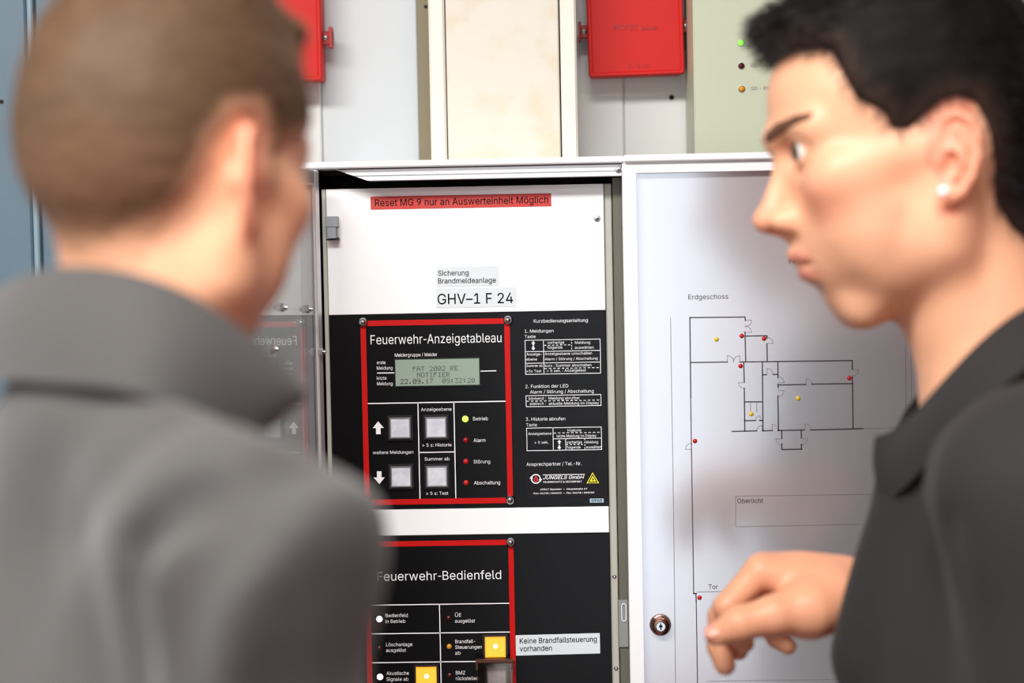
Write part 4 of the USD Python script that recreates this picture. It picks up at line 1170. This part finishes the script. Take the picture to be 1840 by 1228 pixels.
# the raised hand: bones laid out from the photograph, c millimetres towards the camera
HAND_PALM = [([wrR[1], H(1445, 1062, -12)], [29, 27]),
             ([H(1510, 1062, 2), H(1368, 1030, 6)], [20, 13.5]),
             ([H(1505, 1058, -14), H(1372, 1024, -14)], [21, 13.5]),
             ([H(1500, 1066, -30), H(1384, 1034, -33)], [20, 13]),
             ([H(1500, 1078, -44), H(1398, 1050, -50)], [17, 12])]
HAND_FINGERS = [([H(1366, 1028, 6), H(1305, 1092, 10), H(1316, 1135, 6), H(1338, 1156, 0)], [12.2, 10.2, 9.0, 7.6]),
                ([H(1368, 1024, -14), H(1296, 1108, -12), H(1292, 1162, -8), H(1303, 1196, -4)], [12.2, 10.2, 9.2, 8.0]),
                ([H(1384, 1034, -33), H(1330, 1110, -34), H(1322, 1152, -26), H(1327, 1170, -18)], [11.8, 9.8, 8.8, 7.6]),
                ([H(1398, 1050, -50), H(1372, 1112, -54), H(1396, 1148, -44), H(1416, 1162, -36)], [10.8, 8.8, 7.8, 6.8])]
HAND_THUMB = [([H(1500, 1080, 16), H(1452, 1096, 28), H(1392, 1106, 38), H(1326, 1122, 42), H(1287, 1141, 42)], [24, 21.5, 14.6, 12.6, 8.6])]


def body_R(p):
    q = FR.inn(p)
    d = head_sd(q, lookR)
    t = ell(q, (-56, 0, -395), (72, 125, 205))
    t = smin(t, chain(p, [FR(-68, 0, -182), shR[0]], [54, 38], 20), 40)
    t = smin(t, chain(p, [FR(-68, 0, -182), shR[1]], [54, 38], 20), 40)
    for i in (0, 1):
        t = smin(t, chain(p, [shR[i], elR[i]], [40, 34], 10), 25)
        t = smin(t, chain(p, [elR[i], wrR[i]], [35, 27], 8), 14)
    d = smin(d, t, 25)
    h = None
    for pts, rs in HAND_PALM:
        x = chain(p, pts, rs, 6); h = x if h is None else smin(h, x, 14)
    th = chain(p, *HAND_THUMB[0], 5)
    h = smin(h, th, 9)
    for pts, rs in HAND_FINGERS: h = smin(h, chain(p, pts, rs, 2.0), 2.4)
    d = smin(d, h, 8)
    for pts, rs in HANG_R: d = smin(d, chain(p, pts, rs, 3), 5)
    return d


HANG_R = hanging_hand(wrR[0], 1, FR, 1)
lo = np.minimum.reduce([FR(140, -265, -880), FR(-180, 255, 150), H(1255, 1230, 50)]); hi = np.maximum.reduce([FR(140, -265, -880), FR(-180, 255, 150), H(1560, 980, -80)])
bm = largest(isosurface(body_R, lo, hi, 2.2))
ql = FR.inn(bm.vertices.astype(np.float32)).astype(float)
tone = skin_tone(ql)
hd = ((bm.vertices[:, 1] < FR(0, 0, -260)[1]))
tone[hd] = np.array(lin(222, 158, 124)) * (0.95 + 0.1 * meshkit.fbm(ql[hd] / 12, 2, 3)[:, None])
put('body', bm, m_skin, man_r, tone=tone)
eyes(FR, man_r, (0.18, -0.12))
hairR = hair_material('black_hair', None, 0.65)
BLK = np.array(lin(11, 9, 9))
brow(FR, man_r, hairR, lin(92, 64, 50), lookR)
px2l = lambda px, py: ((1698 - px) * .3717, (271 - py) * .3717)
px2m = lambda px, py: (289 - (px - 920) * .3927, (614 - py) * .3927 - 127.5)
HR = [px2m(1386, 108), px2m(1420, 100)] + [px2l(*p) for p in ( (1500, 80), (1519, 130), (1541, 176), (1570, 190), (1592, 204), (1603, 232), (1634, 233), (1662, 206), (1690, 182), (1720, 172), (1752, 182), (1778, 225), (1794, 292), (1802, 354), (1838, 402), (1900, 442), (2010, 440), (2010, -160), (1300, -160))] + [px2m(1310, 20), px2m(1340, 90)]


def hair_R(p):
    q = FR.inn(p)
    sk, a = skull(q, lookR)
    nk = cap(q, (-18, 0, -55), lookR['neck'], 53, 57)
    sk = smin(sk, nk, 22)
    top = sstep(60, 115, q[..., 2]) * (.8 + .2 * sstep(-60, 60, q[..., 0]))
    t = 3.5 + 4.0 * sstep(0, 60, q[..., 2]) + 10 * top
    st = meshkit.noise(np.stack([q[..., 0] * .05 + q[..., 2] * .08, q[..., 1] * .16, q[..., 2] * .05 - q[..., 0] * .02], -1), 4) - .5
    d = sk - t - st * (1.6 + 3 * top)
    d = smin(d, ell(q, (92, 0, 93), (29, 46, 15)) - st * 6, 14)
    return smax(d, poly_sd(q[..., 0], q[..., 2], HR), 5)


lo = np.minimum(FR(150, -100, -90), FR(-110, 100, 160)); hi = np.maximum(FR(150, -100, -90), FR(-110, 100, 160))
hm = isosurface(hair_R, lo, hi, 2.4)
hq = FR.inn(hm.vertices.astype(np.float32)).astype(float)
he = sstep(-22, 2, poly_sd(hq[:, 0], hq[:, 2], HR))[:, None]
put('hair', hm, hairR, man_r, tone=BLK * (1 - he) + np.array(lin(52, 38, 31)) * he)
hn = np.array(hm.vertex_normals)
if hm.volume < 0: hn = -hn
pw = .25 + he[:, 0] * (hq[:, 1] > -20) + 1.0 * (hq[:, 0] > 70); pw /= pw.sum()
pick = rng.choice(len(hm.vertices), 6500, p=pw)
dirs = hn[pick] * 0.7 + np.stack([-sstep(40, 110, hq[pick, 0]) * .9 + .1, -.35 + .6 * sstep(60, 120, hq[pick, 2]), np.zeros(len(pick))], -1)
m_strand = mat('dark_hair_strand', lin(14, 12, 12), 0.6)
strands(man_r, 'hair_strand', hm.vertices[pick] - hn[pick] * 1.0, dirs, 9.0, 0.45, m_strand, .15)
sp = K(1695, 344, 1330 - 12)
sd = trimesh.creation.icosphere(3, 3.6); sd.vertices[:, 2] *= .7; sd.apply_translation(sp)
put('ear_stud', sd, m_stud, man_r, label='small round white ear stud')
# nails
def nail(c, d, n, w, l, parent):
    e = trimesh.creation.icosphere(2, 1.0)
    d = d / np.linalg.norm(d); n = n - d * (n @ d); n /= np.linalg.norm(n); s = np.cross(d, n)
    e.vertices = e.vertices[:, :1] * d * l + e.vertices[:, 1:2] * s * w + e.vertices[:, 2:] * n * 1.5 + c
    put('finger_nail', e, m_nail, parent)
tp0, tp1 = HAND_THUMB[0][0][3], HAND_THUMB[0][0][4]
nail(tp1 + np.array([-3.0, 3.5, -6.0]), tp1 - tp0, np.array([-.35, .45, -.82]), 5.6, 7.0, man_r)
for pts, rs in HAND_FINGERS[1:3]:
    dv = pts[3] - pts[2]; nail(pts[3] + dv / np.linalg.norm(dv) * 2 + np.array([-.5, .1, -.5]) * 6, dv, np.array([-.7, 0.1, -.6]), 5.0, 6.0, man_r)

FOLDS_R = [([K(1560, 980, 1300), K(1530, 1090, 1290), K(1515, 1228, 1285)], 8, -5), ([K(1700, 800, 1290), K(1640, 900, 1270), K(1600, 1040, 1262)], 12, 4), ([K(1760, 860, 1230), K(1690, 1000, 1215), K(1650, 1228, 1210)], 12, -6)]


def shirt_R(p):
    q = FR.inn(p)
    t = ell(q, (-52, -5, -400), (98, 168, 232))
    t = smin(t, ell(q, (-54, 0, -610), (100, 160, 250)), 60)
    for i in (0, 1):
        t = smin(t, chain(p, [FR(-56, 0, -196), shR[i]], [64, 54], 20), 40)
        e = elR[i] + (shR[i] - elR[i]) * 0.0
        t = smin(t, chain(p, [shR[i], e], [56, 52], 10), 55)
        wv = wrR[i] - elR[i]
        t = smin(t, chain(p, [e, elR[i] + wv * .70], [50, 40], 10), 20)
    t = smin(t, cap(q, (-8, 0, -205), (30, 0, -350), 22, 30), 36)
    for pts, r_, amp in FOLDS_R:
        dd_ = chain(p, pts, [1, 1, 1], 2)
        t = t - amp * np.exp(-(np.maximum(dd_, 0) / r_) ** 2)
    w1 = meshkit.noise(np.stack([q[..., 0] * .012, q[..., 1] * .012, q[..., 2] * .006 + q[..., 0] * .01], -1), 9) - .5
    t = t - w1 * 9
    # open below and at the neck
    neckcut = cap(q, (-20, 0, -130), (-42, 0, -205), 58, 61)
    t = smax(t, -neckcut, 6)
    t = smax(t, -cap(q, (30, 0, -150), (48, 0, -215), 22, 14), 8)
    for i in (0, 1):
        wv = wrR[i] - elR[i]; n_ = wv / np.linalg.norm(wv)
        cuff = ((p - (elR[i] + wv * .74).astype(np.float32)) @ n_.astype(np.float32))
        near = np.sqrt(((p - (elR[i] + wv * .85).astype(np.float32)) ** 2).sum(-1)) - 85
        t = smax(t, -np.maximum(-cuff, near), 4)
    return smax(t, -(q[..., 2] + 780), 6)


lo = np.minimum.reduce([FR(90, -290, -800), FR(-190, 290, -120)]); hi = np.maximum.reduce([FR(90, -290, -800), FR(-190, 290, -120)])
lo -= 20; hi += 20
sm = largest(isosurface(shirt_R, lo, hi, 4.0))
shirt = put('shirt', sm, m_shirt, man_r)
cR = loft([(1576, 786, 1398), (1618, 770, 1375), (1662, 728, 1348), (1702, 683, 1332), (1760, 622, 1322), (1840, 560, 1322), (1930, 528, 1340), (2005, 535, 1385), (2012, 548, 1440), (1930, 570, 1485), (1800, 628, 1486), (1690, 715, 1466), (1612, 775, 1425)],
          [(1593, 905, 1392), (1618, 885, 1368), (1655, 850, 1335), (1712, 786, 1300), (1770, 728, 1282), (1840, 670, 1280), (1945, 640, 1320), (2040, 648, 1390), (2040, 655, 1450), (1945, 668, 1506), (1800, 725, 1512), (1690, 820, 1484), (1622, 895, 1428)], 4.5, bulge=4)
put('collar', cR, m_shirt, man_r, smooth=40)
bw = to_world(FR(-55, 0, -800)[None])[0]
lower_body(man_r, (bw[0], bw[1], 0.92), to_world(FR(100, 0, 0)[None])[0][:2] - to_world(FR(0, 0, 0)[None])[0][:2], m_trouser)

# ================================================================== the fair-haired man at the left
th_h, th_b = math.radians(61), math.radians(20)
oL = K(274, 320, 1092)
FL = Frame(oL, (math.cos(th_h), 0, math.sin(th_h)), (math.sin(th_h), 0, -math.cos(th_h)), 0.90)
FLb = Frame(oL, (math.cos(th_b), 0, math.sin(th_b)), (math.sin(th_b), 0, -math.cos(th_b)))
lookL = {'neck': (2, -4, -176), 'neck_0': (-4, 0, -55), 'neck_r': 60, 'eye': 4.2}
floor_L = np.array([*to_world(FLb(-40, 0, -300)[None])[0][:2], 0.0])
man_l = thing('person', floor_L, 'fair-haired man in a grey fleece jacket seen from behind, facing the open alarm cabinet', 'person')
shL = [K(455, 1005, 930), FLb(20, -185, -205)]
elL = [K(448, 2080, 950), FLb(-40, -215, -500)]
wrL = [K(520, 2900, 1000), FLb(60, -200, -720)]
HANG_L = hanging_hand(wrL[0], 1, FLb, 1) + hanging_hand(wrL[1], 1, FLb, -1)
nbase = FL(*lookL['neck'])


def body_L(p):
    d = head_sd(FL.inn(p), lookL) * FL.k
    q = FLb.inn(p)
    t = ell(q, (-25, 0, -395), (85, 130, 205))
    for i in (0, 1):
        t = smin(t, chain(p, [nbase, shL[i]], [52, 32], 20), 30)
        t = smin(t, chain(p, [shL[i], elL[i]], [34, 34], 10), 20)
        t = smin(t, chain(p, [elL[i], wrL[i]], [37, 27], 8), 14)
    d = smin(d, t, 25)
    for pts, rs in HANG_L: d = smin(d, chain(p, pts, rs, 3), 5)
    return d


lo = np.minimum.reduce([FLb(150, -270, -920), FLb(-150, 270, 150), FL(150, 100, 140), wrL[0] - 90]); hi = np.maximum.reduce([FLb(150, -270, -920), FLb(-150, 270, 150), FL(150, 100, 140), wrL[0] + 90])
lo[1] = min(lo[1], wrL[0][1] - 210, wrL[1][1] - 210)
bm = largest(isosurface(body_L, lo, hi, 3.0))
ql = FL.inn(bm.vertices.astype(np.float32)).astype(float)
tone = skin_tone(ql, 1.05)
FAIR = np.array(lin(80, 61, 45))
HL = [(118, 66), (102, 68), (92, 56), (90, 36), (66, 26), (36, 18), (30, -12), (18, -14), (12, 22), (0, 34), (-18, 32), (-30, 14), (-36, -15), (-42, -50), (-56, -92), (-100, -104), (-150, -90), (-150, 170), (150, 170)]
sdm = poly_sd(ql[:, 0], ql[:, 2], HL)
fade = sstep(4, -17 - 15 * sstep(-10, -60, ql[:, 2]), sdm) * (1 - 0.35 * sstep(-20, -85, ql[:, 2]))
earm = (ql[:, 0] > -33) & (ql[:, 0] < 10) & (np.abs(ql[:, 1]) > 72) & (ql[:, 2] < 32) & (ql[:, 2] > -42)
fade = np.where(earm, 0, fade)
tone = tone * (1 - fade[:, None] * .9) + FAIR * fade[:, None] * .9
put('body', bm, m_skin, man_l, tone=tone)
eyes(FL, man_l, (0.1, -0.05))
hairL = hair_material('fair_hair', None, 0.55)
brow(FL, man_l, hairL, lin(110, 82, 56), lookL)


def hair_L(p):
    q = FL.inn(p)
    sk, a = skull(q, lookL)
    sk = smin(sk, cap(q, (-4, 0, -55), lookL['neck'], 53, 60), 22)
    t = 0.6 + 3.5 * sstep(-40, 70, q[..., 2]) + 13 * sstep(86, 128, q[..., 2]) * sstep(-60, 30, q[..., 0])
    st = meshkit.noise(q * .12, 4) - .5
    d = sk - t - st * (1.2 + 3 * sstep(80, 120, q[..., 2]))
    d = smin(d, ell(q, (86, 0, 96), (32, 50, 18)) - st * 5, 14)
    return smax(d, poly_sd(q[..., 0], q[..., 2], HL), 6) * FL.k


lo = np.minimum.reduce([FL(140, -95, -100), FL(-100, 95, 150), FL(140, 95, 0), FL(-100, -95, 0)]); hi = np.maximum.reduce([FL(140, -95, -100), FL(-100, 95, 150), FL(140, 95, 0), FL(-100, -95, 0)])
hm = isosurface(hair_L, lo, hi, 2.6)
hq = FL.inn(hm.vertices.astype(np.float32)).astype(float)
sdm = poly_sd(hq[:, 0], hq[:, 2], HL)
n1 = meshkit.fbm(hq / 16, 3, 2)
mix = (sstep(2, -17 - 15 * sstep(-10, -60, hq[:, 2]), sdm) * (0.72 + 0.28 * sstep(-60, 40, hq[:, 2])))[:, None]
htone = SKIN * 0.9 * (1 - mix) + FAIR * mix * (0.85 + 0.3 * n1[:, None])
put('hair', hm, hairL, man_l, tone=htone)
hn = np.array(hm.vertex_normals)
if hm.volume < 0: hn = -hn
w_ = sstep(40, 110, hq[:, 2]) + 0.12; w_ /= w_.sum()
pick = rng.choice(len(hm.vertices), 4200, p=w_)
m_strandl = mat('fair_hair_strand', lin(108, 79, 54), 0.5)
strands(man_l, 'hair_strand', hm.vertices[pick] - hn[pick], hn[pick] + np.array([.25, .1, .1]), 6.5, 0.35, m_strandl, .2)

FOLDS_L = [([K(600, 815, 905), K(431, 860, 870), K(310, 930, 890), K(256, 1000, 905), K(238, 1080, 905), K(229, 1290, 905)], 12, -17),
           ([K(470, 880, 865), K(337, 1047, 868), K(290, 1175, 868), K(270, 1330, 868)], 15, -13),
           ([K(610, 900, 900), K(480, 930, 860), K(400, 1060, 858), K(380, 1300, 856)], 24, 9),
           ([K(130, 760, 1000), K(190, 900, 960), K(180, 1200, 960)], 40, 5),
           ([K(0, 655, 1040), K(150, 660, 1000), K(250, 664, 985)], 10, -5),
           ([K(60, 880, 985), K(30, 1050, 985), K(60, 1228, 985)], 34, -9), ([K(330, 760, 950), K(260, 860, 950), K(150, 940, 965)], 16, -5)]


def jacket_L(p):
    q = FLb.inn(p)
    t = ell(q, (-28, 0, -385), (122, 168, 228))
    t = smin(t, ell(q, (-20, 0, -600), (124, 166, 260)), 60)
    nb = np.array(nbase)
    t = smin(t, chain(p, [nb + np.array([0, 8, 0]), shL[0]], [74, 56], 20), 45)
    t = smin(t, chain(p, [nb + np.array([0, 8, 0]), shL[1]], [74, 54], 20), 45)
    for i in (0, 1):
        t = smin(t, chain(p, [shL[i], elL[i]], [57, 54], 10), 26)
        wv = wrL[i] - elL[i]
        t = smin(t, chain(p, [elL[i], elL[i] + wv * .97], [52, 38], 10), 20)
    for pts, r_, amp in FOLDS_L:
        dd_ = chain(p, pts, [1] * len(pts), 2)
        t = t - amp * np.exp(-(np.maximum(dd_, 0) / r_) ** 2)
    w1 = meshkit.noise(np.stack([q[..., 0] * .012, q[..., 1] * .012, q[..., 2] * .008], -1), 19) - .5
    t = t - w1 * 8
    t = smax(t, q[..., 2] + 122 + .5 * q[..., 0], 12)
    for i in (0, 1):
        wv = wrL[i] - elL[i]; n_ = wv / np.linalg.norm(wv)
        cuff = ((p - (elL[i] + wv * .96).astype(np.float32)) @ n_.astype(np.float32))
        near = np.sqrt(((p - (elL[i] + wv).astype(np.float32)) ** 2).sum(-1)) - 80
        t = smax(t, -np.maximum(-cuff, near), 4)
    return smax(t, -(q[..., 2] + 800), 6)


lo = np.minimum.reduce([FLb(150, -290, -830), FLb(-190, 290, -100), wrL[0] - 70]) - 20; hi = np.maximum.reduce([FLb(150, -290, -830), FLb(-190, 290, -100), wrL[0] + 60]) + 20
jm = largest(isosurface(jacket_L, lo, hi, 4.0))
put('jacket', jm, m_jacket, man_l)
cL = loft([(536, 690, 1088), (500, 655, 1062), (440, 606, 1040), (370, 553, 1022), (300, 516, 1016), (180, 486, 1030), (80, 490, 1060), (12, 518, 1100), (15, 525, 1150), (120, 505, 1190), (300, 560, 1205), (440, 640, 1180), (500, 690, 1140)],
          [(520, 730, 1086), (480, 765, 1055), (430, 790, 1025), (350, 760, 992), (260, 715, 978), (150, 695, 994), (40, 685, 1034), (-45, 675, 1095), (-45, 645, 1165), (80, 645, 1225), (290, 690, 1238), (440, 740, 1205), (495, 750, 1140)], 6, bulge=5)
put('collar', cL, m_jacket, man_l, smooth=40)
bw = to_world(FLb(-25, 0, -800)[None])[0]
lower_body(man_l, (bw[0], bw[1], 0.90), to_world(FLb(100, 0, 0)[None])[0][:2] - to_world(FLb(0, 0, 0)[None])[0][:2], m_trouser)
